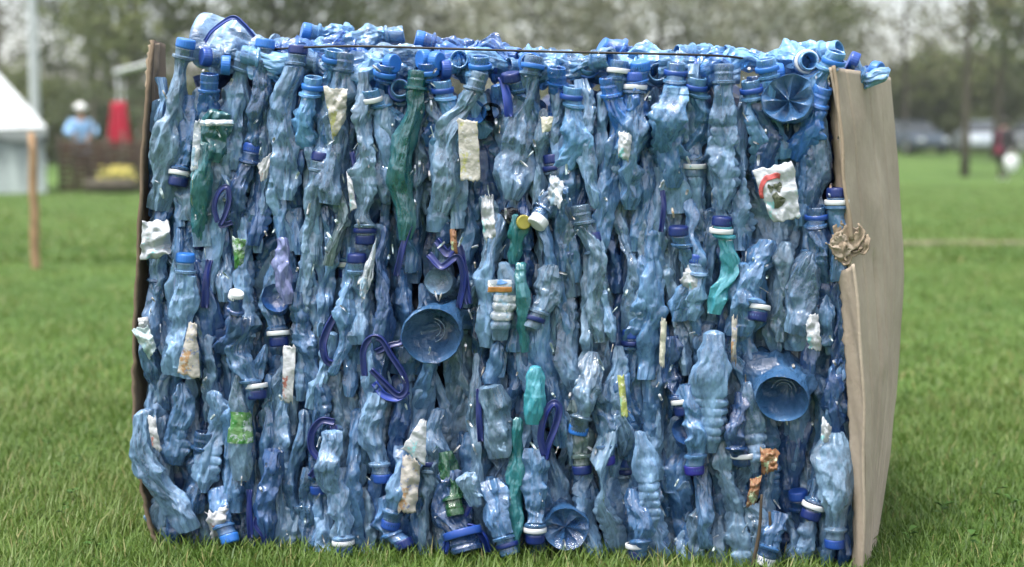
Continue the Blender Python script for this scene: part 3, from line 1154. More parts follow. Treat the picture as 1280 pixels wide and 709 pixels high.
def loft_x(sections):
    """closed body from cross-sections: each (y, [(x, z) half-outline from the bottom centre up to the top centre])"""
    V = []
    n = len(sections[0][1])
    for y, half in sections:
        V += [(x, y, z) for x, z in half] + [(-x, y, z) for x, z in half[::-1]]
    k = 2 * n
    Q = grid_quads(len(sections), k, True)
    return V, Q, k


def car(px, depth, rz, paint, label):
    x = GX(px, depth)
    t = tag(empty('parked_car', (x, depth, th(x, depth)), rz), label, 'car', 'cars parked beyond the meadow')

    def half(w, z0, z1):
        return [(0, z0), (w * .9, z0), (w, z0 + .1), (w, (z0 + z1) / 2), (w * .97, z1 - .06), (w * .88, z1), (0, z1)]
    secs = [(-2.1, half(.70, .38, .62)), (-2.05, half(.80, .28, .72)), (-1.5, half(.86, .24, .86)), (-.8, half(.87, .22, .95)), (.2, half(.87, .22, .97)), (1.3, half(.87, .24, .98)), (1.9, half(.84, .28, .95)), (2.06, half(.78, .34, .86))]
    V, Q, k = loft_x(secs)
    me = bpy.data.meshes.new('body')
    fcs = [tuple(q) for q in Q.tolist()] + [tuple(range(k))[::-1], tuple(range(len(V) - k, len(V)))]
    me.from_pydata(V, [], fcs)
    bd = link('body', me, paint, t)
    bv = bd.modifiers.new('bevel', 'BEVEL')
    bv.width = .03
    bv.segments = 2
    # cabin: glass block with a painted roof on it
    def cab(w, z0, z1):
        return [(0, z0), (w, z0), (w * .99, z0 + .05), (w * .93, z1 - .1), (w * .84, z1 - .01), (w * .6, z1), (0, z1)]
    secs = [(-1.05, cab(.78, .90, .97)), (-.35, cab(.78, .90, 1.38)), (.3, cab(.78, .90, 1.44)), (1.1, cab(.78, .90, 1.42)), (1.75, cab(.76, .90, 1.02))]
    V, Q, k = loft_x(secs)
    me = bpy.data.meshes.new('window')
    me.from_pydata(V, [], [tuple(q) for q in Q.tolist()] + [tuple(range(k))[::-1], tuple(range(len(V) - k, len(V)))])
    link('window', me, GLASSD, t)
    bm = bmesh.new()
    bm_box(bm, (0, .38, 1.43), (1.26, 1.5, .06), bevel=.025)
    bm_obj('roof', bm, paint, t)
    for sx in (-1, 1):
        for yy in (-1.3, 1.28):
            bm = bmesh.new()
            bmesh.ops.create_cone(bm, cap_ends=True, segments=28, radius1=.31, radius2=.31, depth=.2)
            bmesh.ops.bevel(bm, geom=[e for e in bm.edges if len(e.link_faces) == 2 and e.calc_face_angle(0) > 1], offset=.03, segments=2, affect='EDGES')
            bmesh.ops.rotate(bm, verts=bm.verts[:], cent=(0, 0, 0), matrix=Matrix.Rotation(R(90), 3, 'Y'))
            bmesh.ops.translate(bm, verts=bm.verts[:], vec=(sx * .79, yy, .31))
            wh = bm_obj('wheel', bm, TYRE, t)
            bm = bmesh.new()
            bmesh.ops.create_cone(bm, cap_ends=True, segments=20, radius1=.2, radius2=.19, depth=.02)
            bmesh.ops.rotate(bm, verts=bm.verts[:], cent=(0, 0, 0), matrix=Matrix.Rotation(R(90), 3, 'Y'))
            bmesh.ops.translate(bm, verts=bm.verts[:], vec=(sx * .90, yy, .31))
            bm_obj('rim', bm, RIM, wh)
        bm = bmesh.new()
        bm_box(bm, (sx * .6, 2.03, .74), (.26, .1, .14), bevel=.02)
        bm_obj('tail_light', bm, LAMPR, t)
        bm = bmesh.new()
        bm_box(bm, (sx * .58, -2.06, .60), (.3, .1, .14), bevel=.03)
        bm_obj('headlight', bm, LAMPW, t)
        bm = bmesh.new()
        bm_box(bm, (sx * .93, -.75, 1.0), (.16, .1, .12), bevel=.03)
        bm_obj('mirror', bm, paint, t)
    for yy in (-2.09, 2.06):
        bm = bmesh.new()
        bm_box(bm, (0, yy, .42), (1.5, .1, .18), bevel=.03)
        bm_obj('bumper', bm, paint, t)


CARB = prin('dark_blue_car_paint', (0.05, 0.07, 0.10), .2, .6, var=.03)
CARS = prin('silver_car_paint', (0.42, 0.47, 0.52), .25, .6, metal=.3, var=.03)
CARG = prin('grey_car_paint', (0.16, 0.17, 0.18), .25, .6, var=.03)
car(1136, 63, R(12), CARB, 'dark blue car parked beside the bale\'s cardboard edge')
car(1222, 64, R(-8), CARS, 'silver car parked behind the slim bare tree')
car(1288, 65, R(-70), CARG, 'grey car parked past the walking person')

# ------------------------------------------------------------------ thin spring haze
hm, hn, hl, hout = new_mat('spring_haze')
pv = hn.new('ShaderNodeVolumePrincipled')
pv.inputs['Color'].default_value = (0.93, 0.94, 0.96, 1)
pv.inputs['Density'].default_value = 0.0006
pv.inputs['Anisotropy'].default_value = 0.0
hl.new(pv.outputs[0], hout.inputs['Volume'])
bm = bmesh.new()
bm_box(bm, (0, 55, 7), (190, 130, 17))
tag(bm_obj('haze', bm, hm), 'thin pale haze over the meadow', 'haze', kind='stuff')

# ------------------------------------------------------------------ the bale
# left and right limits of the bale front (photograph rows -> columns on the front plane)
LX = lambda y: float(np.interp(y, [50, 200, 350, 500, 600, 690], [198, 189, 185, 185, 194, 212]))
RX = lambda y: float(np.interp(y, [60, 200, 300, 400, 600, 710], [1040, 1046, 1056, 1064, 1068, 1070]))

# compacted inside of the bale
nu, nw, nz = 40, 24, 30
def core_pt(u, w, z):
    k = np.array([u, w, z])
    ux = -.465 + .915 * u + .05 * w * u
    zz = z * (.655 - .02 * u) + .02 * math.sin(7 * u + 3 * w)
    ww = .10 + .52 * w
    q = .016 * (math.sin(41 * u + 13 * z) + math.sin(33 * z - 19 * w + 2 * u) + math.sin(29 * w + 21 * u))
    c = P0 + UV * (ux + q * (1 if u > .5 else -1) * (abs(u - .5) > .49)) + NV * (ww + q * (w < .02))
    c.z = max(.0, zz + q * (z > .98))
    return c
bm = bmesh.new()
def face_grid(f, n1, n2):
    vv = [[bm.verts.new(f(i / n1, j / n2)) for j in range(n2 + 1)] for i in range(n1 + 1)]
    for i in range(n1):
        for j in range(n2):
            bm.faces.new((vv[i][j], vv[i + 1][j], vv[i + 1][j + 1], vv[i][j + 1]))
face_grid(lambda a, b: core_pt(a, 0, b), 60, 45)
face_grid(lambda a, b: core_pt(a, 1, b), 40, 30)
face_grid(lambda a, b: core_pt(0, a, b), 30, 45)
face_grid(lambda a, b: core_pt(1, a, b), 30, 45)
face_grid(lambda a, b: core_pt(a, b, 1), 60, 30)
face_grid(lambda a, b: core_pt(a, b, 0), 6, 4)
bmesh.ops.remove_doubles(bm, verts=bm.verts[:], dist=1e-4)
bmesh.ops.recalc_face_normals(bm, faces=bm.faces[:])
tag(bm_obj('compacted_plastic', bm, CORE, None, True), 'compacted plastic inside the bale, coloured dark as shade in the gaps', 'plastic', kind='stuff')


def crumple(X, Y, Z, r, lam, amp, n=5, zbias=.3):
    """sharp creases: domain-warped triangle waves of wavelength about lam"""
    k = 2 * np.pi / (lam * 2.1)
    a, b, c, d = r.uniform(0, 6.28, 4)
    wx = X + .30 * lam * np.sin(k * (Z * .7 + Y) + a) + .12 * lam * np.sin(2.7 * k * (Z + .4 * X) + b)
    wy = Y + .30 * lam * np.sin(k * (Z * .6 - X) + c) + .12 * lam * np.sin(2.3 * k * (Z - .5 * Y) + d)
    wz = Z + .35 * lam * np.sin(k * (X + Y) * 1.1 + a + c)
    out = np.zeros_like(X)
    for _ in range(n):
        q = r.normal(0, 1, 3) * np.array([1, 1, zbias])
        q /= np.linalg.norm(q)
        o = r.uniform(0, 6.28)
        win = .5 + .5 * np.sin(k * .45 * (wx * q[1] + wy * q[2] + wz * q[0]) + o)
        out += win * (np.abs(((wx * q[0] + wy * q[1] + wz * q[2]) / (lam * r.uniform(.8, 1.5)) + r.random()) % 1.0 * 2 - 1) - .5)
    return out * amp * 2 / math.sqrt(n)


def facets(P, r, lam, zs=.5, area=None):
    """piecewise-linear crumpling: difference of squared distances to two scattered point sets, continuous, flat facets, sharp creases"""
    Q = P * np.array([1, 1, zs])
    n = max(10, int((area if area else .03) * zs / (lam * lam)))
    out, cr = 0, 1e9
    for sgn in (1, -1):
        S = Q[r.integers(0, len(Q), n)] + r.normal(0, lam * .15, (n, 3))
        d = np.maximum((Q * Q).sum(1)[:, None] + (S * S).sum(1)[None] - 2 * Q @ S.T, 0)
        d2 = np.partition(d, 1, axis=1)[:, :2]
        out = out + sgn * d2[:, 0]
        cr = np.minimum(cr, np.sqrt(d2[:, 1]) - np.sqrt(d2[:, 0]))
    return out / (2 * lam), cr


# ---- crushed bottle bodies
def tri(x):
    return np.abs((x % 1.0) * 2 - 1)


def bottle_mesh(L, W, D, seed, style='smooth', crush=1.0, rn=.0125, based=.010, neck=True, round_base=False, nt=76, petal=0.0):
    r = np.random.default_rng(seed)
    nl_ = .030
    nb = max(40, min(130, int(L / .0021)))
    zb = np.linspace(.014, L - nl_, nb)
    base_r = np.array([.02, .1, .2, .3, .4, .5, .6, .7, .78, .86, .93, .98])
    base_z = based * (1 - (base_r / .93) ** 2.2)
    base_z[base_z < 0] = .001
    base_z[-1] = .004
    z = np.concatenate([base_z, zb])
    shp = r.uniform(.58, .7)
    sh = smooth(shp, 1.0, (zb) / (L - nl_))
    f = 1 - sh * (1 - min(.95, rn / (W / 2)))
    if style == 'ribbed':
        pitch = r.uniform(.0105, .015)
        rib = .5 + .5 * np.cos(2 * np.pi * zb / pitch)
        f = f * (1 - (.14 if crush > .9 else .20) * (rib ** 2.5) * (zb / L < (shp + .05 if neck else .93)))
    elif style == 'waist':
        f = f * (1 - .2 * np.exp(-((zb / L - .38) / .07) ** 2)) * (1 - .03 * (.5 + .5 * np.cos(2 * np.pi * zb / .02)))
    else:
        f = f * (1 - .02 * (np.cos(2 * np.pi * zb / .045) > .8))
    # the two ends of the squeeze: uneven width along the length
    uneven = 1 + .09 * crush * np.sin(r.uniform(4, 9) * zb / L + r.uniform(0, 6)) + .05 * crush * np.sin(r.uniform(12, 22) * zb / L + r.uniform(0, 6))
    f = f * np.where(zb / L < .8, uneven, 1 + (uneven - 1) * np.clip((1 - zb / L) / .2, 0, 1))
    if not neck:                                          # the end is pressed flat instead
        e = zb / (L - nl_)
        f = np.where(e > .5, 1 + (f - 1) * .0 + .10 * np.sin(e * 9 + seed), f) * (1 - r.uniform(.15, .7) * smooth(r.uniform(.5, .8), 1.0, e)) * np.sqrt(np.clip((1.002 - e) / .03, 0, 1))
    rad = np.concatenate([base_r * f[0], f])
    nk = len(z)
    # neck finish: flange, thread wall, lip, inside wall
    if neck:
        nz_ = np.array([L - .028, L - .026, L - .023, L - .022, L - .016, L - .013, L - .010, L - .006, L - .001, L, L - .001, L - .010, L - .03])
        nr_ = np.array([1.0, 1.28, 1.28, 1.0, 1.0, 1.07, 1.0, 1.07, 1.02, .93, .82, .80, .80]) * rn
        zz = np.concatenate([z, nz_])
    else:
        nz_ = nr_ = np.array([])
        zz = z
    t = np.linspace(0, 2 * np.pi, nt, endpoint=False)
    ux, uy = np.cos(t)[None], np.sin(t)[None]
    s = (z / L)[:, None]
    mask = (1 - smooth(.80, .93, s)) * crush
    if round_base:
        mask = mask * (.10 + .90 * smooth(.05, .35, s))
    k1, k2, k3 = r.integers(3, 6), r.integers(6, 10), r.integers(11, 16)
    wob = .25 * np.sin(5 * s + r.uniform(0, 6)) + .12 * np.sin(13 * s + r.uniform(0, 6))
    fold = (.34 * tri(k1 * t[None] / (2 * np.pi) + r.random() + r.uniform(-.9, .9) * s + wob) + .24 * tri(k2 * t[None] / (2 * np.pi) + r.random() + r.uniform(-1.6, 1.6) * s - 1.5 * wob)
            + .10 * tri(k3 * t[None] / (2 * np.pi) + r.random() + r.uniform(-2, 2) * s + 2 * wob))
    fold = fold * 1.0 - .03
    g_ = 1 - mask * (fold - .12) * .85
    X = ux * rad[:, None] * g_ * W / 2
    Y = uy * rad[:, None] * g_ * D / 2
    if not neck:
        Y = Y * (1 - .75 * smooth(.72, .97, s))
    if not round_base:
        be = 1 - smooth(0, .16, s)
        X, Y = X * (1 - be * r.uniform(.1, .55)), Y * (1 - .6 * be)
    Z = np.repeat(z[:, None], nt, 1)
    if petal:
        wz = np.concatenate([np.sin(np.pi * base_r) , np.zeros(nb)])[:, None]
        Z = Z + wz * petal * (tri(7 * t[None] / (2 * np.pi)) + .6 * tri(4 * t[None] / (2 * np.pi) + .3) - .5)
    # dents: planes pressed into the wall
    for _ in range(int(15 * crush)):
        a = -np.pi / 2 + r.normal(0, .75)
        n_ = np.array([math.cos(a), math.sin(a), r.normal(0, .35)])
        n_ /= np.linalg.norm(n_)
        z0 = r.uniform(.05, .8) * L
        ext = math.hypot(n_[0] * W / 2, n_[1] * D / 2) * r.uniform(.35, .8)
        d = X * n_[0] + Y * n_[1] + (Z - z0) * n_[2] - ext
        m_ = np.exp(-((Z - z0) / (L * r.uniform(.07, .16))) ** 4) * mask
        push = np.maximum(d, 0) * m_ * .92
        X -= n_[0] * push
        Y -= n_[1] * push
        Z -= n_[2] * push * .5
    if not round_base:                                    # the face was pressed flat against the baler's wall
        lim = -D / 2 * r.uniform(.42, .62)
        Y = np.where(Y < lim, lim + (Y - lim) * (1 - .85 * mask), Y)
    # sharp creases: folded triangle waves, mostly running lengthwise
    PP = np.stack([X, Y, Z], -1).reshape(-1, 3)
    ar = L * (W + D) * 1.5
    f1, c1 = facets(PP, r, .026, .22, ar)
    f2, c2 = facets(PP, r, .0095, .40, ar)
    disp = (f1 * .8 + f2 * .85).reshape(X.shape)
    crease = np.maximum(np.exp(-(c1 / .0014) ** 2), .75 * np.exp(-(c2 / .0010) ** 2)).reshape(X.shape)
    crease *= mask
    disp *= mask
    X = X + ux * disp
    Y = Y + uy * disp
    if neck:
        X = np.concatenate([X, ux * nr_[:, None]])
        Y = np.concatenate([Y, uy * nr_[:, None]])
        Z = np.concatenate([Z, np.repeat(nz_[:, None], nt, 1)])
    # bent centre line, at rest at both ends
    sw = np.clip(Z / L, 0, 1)
    win = np.sin(np.pi * sw) ** 2
    X = X + win * crush * (r.normal(0, .045) * L * .5 * np.sin(2.2 * np.pi * sw + r.uniform(0, 6)) + r.normal(0, .010))
    Y = Y + win * crush * r.normal(0, .010)
    V = np.stack([X, Y, Z], -1)
    if neck:
        crease = np.concatenate([crease, np.zeros((len(nz_), nt))])
    return V, len(zz), crease.ravel()


CAPMESH = {}


def cap_mesh(col):
    if col in CAPMESH:
        return CAPMESH[col]
    nt = 72
    t = np.linspace(0, 2 * np.pi, nt, endpoint=False)
    kn = 1 - .035 * (np.arange(nt) % 3 == 0)
    prof = [(-.0125, .0138, 0), (-.0130, .0152, 0), (-.0128, .0158, .4), (-.010, .0158, 1), (-.002, .0156, 1), (.0005, .0150, .6), (.0016, .0138, 0), (.0014, .0118, 0), (.0010, .006, 0), (.0010, .0002, 0)]
    V = np.array([[(np.cos(a) * r_ * (1 + (k - 1) * kk), np.sin(a) * r_ * (1 + (k - 1) * kk), z) for a, k in zip(t, kn)] for z, r_, kk in prof])
    me = np_mesh('cap', V.reshape(-1, 3), grid_quads(len(prof), nt, True))
    me.materials.append(CAPM[col])
    CAPMESH[col] = me
    return me


RINGMESH = {}


def ring_mesh(col):
    if col in RINGMESH:
        return RINGMESH[col]
    nt = 40
    t = np.linspace(0, 2 * np.pi, nt, endpoint=False)
    prof = [(-.0215, .0135), (-.0215, .0160), (-.0205, .0165), (-.0155, .0165), (-.0148, .0160), (-.0148, .0135)]
    V = np.array([[(np.cos(a) * r_, np.sin(a) * r_, z) for a in t] for z, r_ in prof])
    me = np_mesh('neck_ring', V.reshape(-1, 3), grid_quads(len(prof), nt, True))
    me.materials.append(CAPM[col])
    RINGMESH[col] = me
    return me


# landmarks that singled-out labels lean on: (photograph column, row, words)
LAND = [
    (540, 422, 'big dark dish base'), (978, 500, 'conical bottle mouth'), (985, 122, 'folded bottle base'),
    (972, 240, 'white label with red arc'), (586, 190, 'plain beige strip'), (420, 142, 'yellowed label'),
    (195, 300, 'crumpled white film'), (180, 422, 'teal white scrap'), (236, 445, 'beige printed scrap'),
    (360, 467, 'red starred strip'), (517, 555, 'white triangle'), (960, 575, 'orange wad'),
    (670, 470, 'turquoise bottle'), (572, 615, 'green bottle neck'), (412, 270, 'olive bottle'),
    (520, 170, 'long teal bottle'), (903, 320, 'turquoise bottle with cap'), (655, 280, 'yellow cap'),
    (480, 455, 'violet strap loop'), (402, 555, 'violet ring handle'), (688, 535, 'upright violet loop'),
    (278, 255, 'small violet hook'), (625, 350, 'orange banded label'), (300, 520, 'green label'),
    (780, 490, 'yellow green strip'), (1072, 300, 'torn cardboard'), (292, 372, 'white sports cap'),
    (583, 680, 'wide jug neck'), (800, 590, 'heavily ribbed bottle'), (278, 140, 'teal sheet'),
    (300, 40, 'crumpled jug'), (355, 310, 'violet grey bottle'), (1015, 415, 'ragged white scrap'), (596, 595, 'crumpled clear ball'),
]
MASS = []
BOTTLES = []       # every bottle: root, centre px, words
SEGS = []          # axes of the hand-placed ones
seed_c = [100]


def bottle(N, B, wpx, col='steel blue', style='smooth', cap=None, ring=None, w=(0.0, 0.0), dpx=None, crush=1.0, label=None, based=.010, neck=True, round_base=False, hero=True, mass=False, wrap=None, rn=.0125, petal=0.0):
    """N, B: neck end and base end on the photograph; w: how far behind the front each end lies"""
    if hero and not round_base and not dpx and wpx > 30:
        wpx *= .84
    n_, b_ = FP(N[0], N[1], w[0]), FP(B[0], B[1], w[1])
    ax = n_ - b_
    L = ax.length
    Z = ax / L
    away = NV - Z * NV.dot(Z)
    if away.length < .25:
        away = Vector((0, 0, 1)) - Z * Z.z
    Y = away.normalized()
    X = Y.cross(Z)
    seed_c[0] += 1
    W = wpx * PXM
    Dp = (dpx * PXM) if dpx else min(max(W * 1.15, .036), .058)
    if mass:                                              # beyond the individuals: straight into the one mass
        V, nr, cre = bottle_mesh(L, W, Dp, seed_c[0], style, crush, rn, based, neck, round_base, nt=44)
        A = np.array([X, Y, Z])
        MASS.append((V.reshape(-1, 3) @ A + np.array(b_), grid_quads(nr, V.shape[1], True), col, cre))
        return
    t = empty('crushed_bottle')
    t.matrix_world = Matrix((X.to_4d(), Y.to_4d(), Z.to_4d(), (0, 0, 0, 1))).transposed()
    m = t.matrix_world.copy()
    m.translation = b_
    t.matrix_world = m
    V, nr, cre = bottle_mesh(L, W, Dp, seed_c[0], style, crush, rn, based, neck, round_base, petal=petal)
    Vw = V.reshape(-1, 3)
    # nothing below the ground
    bme = np_mesh('body', Vw, grid_quads(nr, V.shape[1], True), True, cre)
    bme.set_sharp_from_angle(angle=R(24))
    link('body', bme, PET[col], t)
    if cap:
        c = link('cap', cap_mesh(cap), None, t)
        c.location = (0, 0, L)
        c.scale = (rn / .0125 * .88,) * 3
    if ring and neck:
        q = link('neck_ring', ring_mesh(ring), None, t)
        q.location = (0, 0, L + (0 if cap else .004))
        q.scale = (rn / .0125,) * 3
    if wrap:                                              # printed sleeve over part of the wall
        f0, f1, mat = wrap
        i0, i1 = int(nr * f0), int(nr * f1)
        sub = V[i0:i1].copy()
        cen = sub.mean(axis=1, keepdims=True)
        sub[..., :2] = cen[..., :2] + (sub[..., :2] - cen[..., :2]) * 1.03 + np.sign(sub[..., :2] - cen[..., :2]) * .0006
        link('label', np_mesh('label', sub.reshape(-1, 3), grid_quads(i1 - i0, V.shape[1], True)), mat, t)
    mx, my = (N[0] + B[0]) / 2, (N[1] + B[1]) / 2
    BOTTLES.append(dict(o=t, x=mx, y=my, col=col, style=style, cap=cap, ring=ring, label=label, w=(w[0] + w[1]) / 2, neck=neck, up=N[1] < B[1]))
    if hero:
        SEGS.append((N, B, wpx))
    return t


H = bottle
# ---- hand-placed bottles, top to bottom
H((233, 50), (196, 262), 56, 'grey blue', 'smooth', 'sky blue', w=(.0, .02), label='tall clear bottle with bright blue cap leaning outward beside the cardboard tip')
H((306, 66), (262, 215), 72, 'pale blue', 'waist', w=(.02, .03))
H((332, 50), (318, 190), 40, 'mid blue', 'smooth', 'sky blue', w=(.02, .02))
H((373, 58), (358, 250), 46, 'pale blue', 'smooth', 'navy', w=(.01, .01))
H((432, 66), (412, 255), 62, 'pale blue', 'smooth', None, w=(.0, .0))
H((222, 232), (240, 120), 50, 'mid blue', 'smooth', 'navy', 'white', w=(.005, .02))
H((317, 180), (296, 300), 36, 'deep blue', 'smooth', 'royal blue', w=(.02, .03))
H((282, 112), (260, 200), 46, 'teal', 'smooth', neck=False, w=(-.005, .0), label='short flattened teal piece of bottle beside the crumpled jug')
H((262, 150), (246, 300), 26, 'teal', 'smooth', neck=False, w=(.0, .01), label='narrow teal strip of bottle below the teal sheet')
H((522, 88), (505, 300), 38, 'teal', 'smooth', w=(-.005, .0), crush=.8, label='long flattened teal green bottle hanging from the top edge')
H((668, 70), (640, 250), 58, 'pale blue', 'smooth', None, 'sky blue', w=(.0, .0))
H((610, 80), (632, 170), 34, 'bright blue', 'smooth', neck=False, w=(.0, .02))
H((600, 90), (552, 265), 40, 'grey blue', 'smooth', w=(.0, .0))
H((795, 92), (786, 262), 50, 'steel blue', 'smooth', 'royal blue', 'white', w=(.0, .01))
H((850, 95), (840, 235), 42, 'mid blue', 'smooth', 'royal blue', 'white', w=(.01, .01))
H((905, 80), (904, 262), 44, 'pale blue', 'ribbed', None, w=(-.005, .0))
H((945, 95), (952, 240), 36, 'deep blue', 'ribbed', None, 'royal blue', w=(.01, .02))
H((1046, 236), (1046, 352), 36, 'steel blue', 'smooth', 'navy', 'white', w=(-.005, .0))
H((1020, 258), (1025, 360), 34, 'mid blue', 'smooth', None, 'royal blue', w=(.0, .02))
H((903, 272), (892, 392), 30, 'turquoise', 'smooth', 'navy', 'white', w=(-.012, -.004), label='turquoise bottle with navy cap and white neck ring')
H((848, 284), (850, 400), 44, 'steel blue', 'smooth', 'navy', w=(-.005, .01))
H((871, 318), (862, 400), 30, 'pale blue', 'smooth', 'royal blue', w=(.0, .01))
H((1024, 288), (996, 418), 50, 'pale blue', 'smooth', None, neck=False, w=(-.01, -.005), crush=.8)
H((946, 400), (960, 300), 42, 'steel blue', 'smooth', 'navy', 'white', w=(-.005, .01))
H((930, 300), (925, 420), 46, 'steel blue', 'smooth', neck=False, w=(.0, .0))
H((232, 318), (226, 470), 58, 'pale blue', 'smooth', 'sky blue', w=(-.008, .0), label='pale upright bottle with bright blue cap below the crumpled white film')
H((446, 318), (450, 430), 38, 'pale blue', 'smooth', 'navy', w=(.0, .01))
H((322, 498), (312, 395), 44, 'steel blue', 'smooth', 'navy', 'white', w=(.0, .01))
H((349, 432), (342, 330), 40, 'steel blue', 'smooth', 'navy', 'white', w=(.01, .02))
H((172, 486), (236, 664), 48, 'pale blue', 'smooth', neck=False, w=(-.02, -.01), label='long pale bottle bulging out over the lower cardboard edge')
H((228, 452), (216, 580), 44, 'steel blue', 'ribbed', neck=False, w=(.0, .0))
H((268, 462), (254, 615), 42, 'pale blue', 'ribbed', neck=False, w=(-.002, .0))
H((296, 470), (287, 640), 46, 'steel blue', 'ribbed', neck=False, w=(-.002, .0))
H((255, 540), (240, 640), 44, 'mid blue', 'smooth', None, w=(.0, .0))
H((288, 678), (270, 610), 40, 'mid blue', 'smooth', 'sky blue', w=(-.02, .0))
H((430, 694), (424, 585), 44, 'pale blue', 'smooth', 'royal blue', 'white', w=(-.01, .0))
H((410, 510), (420, 640), 44, 'pale blue', 'smooth', None, neck=False, w=(-.002, .0))
H((478, 602), (474, 490), 40, 'pale blue', 'smooth', 'royal blue', w=(-.004, .0))
H((487, 660), (510, 560), 44, 'steel blue', 'smooth', 'royal blue', w=(-.006, .0))
H((507, 684), (480, 620), 38, 'mid blue', 'smooth', 'navy', w=(-.01, .0))
H((669, 678), (668, 560), 44, 'steel blue', 'smooth', 'navy', 'white', w=(-.008, .0))
H((637, 694), (612, 600), 50, 'steel blue', 'smooth', None, 'navy', w=(-.02, .0))
H((722, 542), (742, 440), 40, 'grey blue', 'smooth', 'sky blue', w=(-.004, .0))
H((757, 580), (748, 480), 40, 'steel blue', 'smooth', 'violet blue', w=(-.004, .0))
H((728, 592), (720, 500), 34, 'olive grey', 'smooth', 'navy', w=(.0, .01))
H((868, 592), (862, 480), 52, 'steel blue', 'smooth', 'violet blue', w=(-.006, .0))
H((856, 518), (840, 420), 36, 'deep blue', 'smooth', 'navy', 'white', w=(.0, .01))
H((928, 582), (926, 490), 34, 'deep blue', 'smooth', None, 'white', w=(-.004, .0))
H((1012, 648), (1040, 560), 40, 'steel blue', 'smooth', 'navy', 'white', w=(-.006, .0))
H((1043, 684), (1044, 540), 58, 'grey blue', 'smooth', 'royal blue', w=(-.008, .0), crush=.8)
H((797, 698), (792, 610), 44, 'mid blue', 'smooth', 'navy', 'white', w=(-.008, .0))
H((792, 512), (812, 664), 40, 'pale blue', 'ribbed', neck=False, w=(-.010, -.006), crush=.6, label='pale heavily ribbed bottle curving down like a caterpillar')
H((893, 385), (888, 565), 54, 'pale blue', 'ribbed', neck=False, w=(-.006, -.002), crush=.6)
H((931, 450), (944, 590), 40, 'pale blue', 'ribbed', neck=False, w=(.002, .0), crush=.6)
H((955, 706), (975, 640), 40, 'mid blue', 'smooth', 'white', w=(-.01, .0))
H((671, 430), (667, 530), 34, 'turquoise', 'smooth', neck=False, w=(-.010, -.006), crush=.5, label='short bright turquoise bottle standing below an open dark neck')
H((663, 410), (690, 330), 42, 'grey blue', 'smooth', None, 'navy', w=(-.012, .0))
H((648, 300), (656, 440), 22, 'teal', 'smooth', neck=False, w=(-.008, -.002), label='thin wavy teal strip of bottle below the yellow cap')
H((640, 240), (642, 330), 22, 'teal', 'smooth', neck=False, w=(.0, .0), label='dark teal end of bottle beside the yellow cap')
H((648, 495), (640, 690), 24, 'teal', 'smooth', neck=False, w=(-.008, -.006), crush=.7, label='slim teal strip of bottle reaching down to the grass')
H((570, 645), (556, 565), 32, 'green', 'smooth', None, w=(-.022, .0), label='dark green bottle with its open neck pointing down')
H((416, 205), (410, 332), 22, 'olive grey', 'waist', neck=False, w=(-.004, .0), label='thin olive grey bottle below the yellowed label')
H((350, 270), (360, 380), 26, 'violet grey', 'smooth', neck=False, w=(-.002, .0), label='violet grey flattened bottle below a dark gap')
H((596, 562), (594, 632), 46, 'grey blue', 'smooth', neck=False, w=(-.012, -.012), crush=1.3, label='crumpled clear ball of film beside the green bottle neck')
H((606, 455), (625, 572), 54, 'grey blue', 'smooth', neck=False, w=(-.006, -.006), crush=.6)
H((655, 278), (640, 276), 22, 'black', 'smooth', 'yellow', w=(-.016, .06), rn=.0095, label='dark neck closed by a yellow cap')
H((670, 281), (700, 240), 40, 'steel blue', 'smooth', 'white', w=(-.018, .01))
H((296, 366), (276, 440), 36, 'deep blue', 'smooth', 'white', w=(-.02, .01), rn=.010, label='navy bottle neck closed by a small white sports cap')
H((626, 300), (625, 425), 40, 'grey blue', 'ribbed', neck=False, w=(-.008, -.002), crush=.5, wrap=(.3, .62, PAPER['silver']), label='clear ribbed bottle wearing an orange banded silver label')
H((300, 440), (302, 600), 30, 'grey blue', 'smooth', neck=False, w=(-.008, -.004), crush=.5, wrap=(.38, .66, PAPER['green print']), label='clear narrow bottle wearing a green printed label')
# round bases and mouths that face the viewer
DISCS = []


def facing(px, py, rpx, col, based, label, tilt=(0, 0), w0=-.02, depth=.13, petal=0.0, crush=.9, front_neck=False):
    DISCS.append((px, py, rpx))
    b = (px, py)
    n_ = (px + tilt[0], py + tilt[1])
    o = H(n_, b, rpx * 2, col, 'smooth', None, w=(w0 + depth, w0), dpx=rpx * 1.86, crush=crush, based=based, round_base=True, label=label, petal=petal)
    if based >= .045:
        for rr, zz in ((.011, .93), (.017, .80)):
            a = np.linspace(0, 2 * np.pi, 40)
            V, Q = sweep(np.stack([rr * np.cos(a), rr * np.sin(a), 0 * a + based * zz - .001], 1), .0011, None, 8, (0, 0, 1), close=False)
            link('base_ring', np_mesh('base_ring', V, Q, True, np.full(len(V), .6)), PET['pale blue'], o)
    return o
facing(540, 420, 43, 'dish blue', .045, 'bottle with its big round dark dish base facing out', (4, -30), -.024, .15)
facing(978, 500, 38, 'dish blue', .05, 'bottle seen through its wide conical mouth above the orange wad', (6, -40), -.028, .15)
facing(985, 122, 33, 'dish blue', .012, 'bottle with a folded blue grey base facing out near the top', (10, 40), -.02, .14, crush=1.0, petal=.014)
facing(345, 372, 20, 'deep blue', .012, None, (6, 20), .0, .1)
facing(708, 662, 28, 'mid blue', .012, None, (-4, -24), -.006, .12, petal=.010)
facing(860, 538, 20, 'deep blue', .012, None, (4, 10), -.006, .1)
facing(548, 352, 20, 'grey blue', .012, None, (4, 10), -.002, .1)
facing(592, 140, 17, 'bright blue', .01, None, (4, 10), .0, .1)
facing(614, 140, 13, 'black', .03, 'small bottle with an oval base coloured black as the shade of a hole', (4, 10), .0, .1)  # closed base in black plastic, painting the shade inside a hole
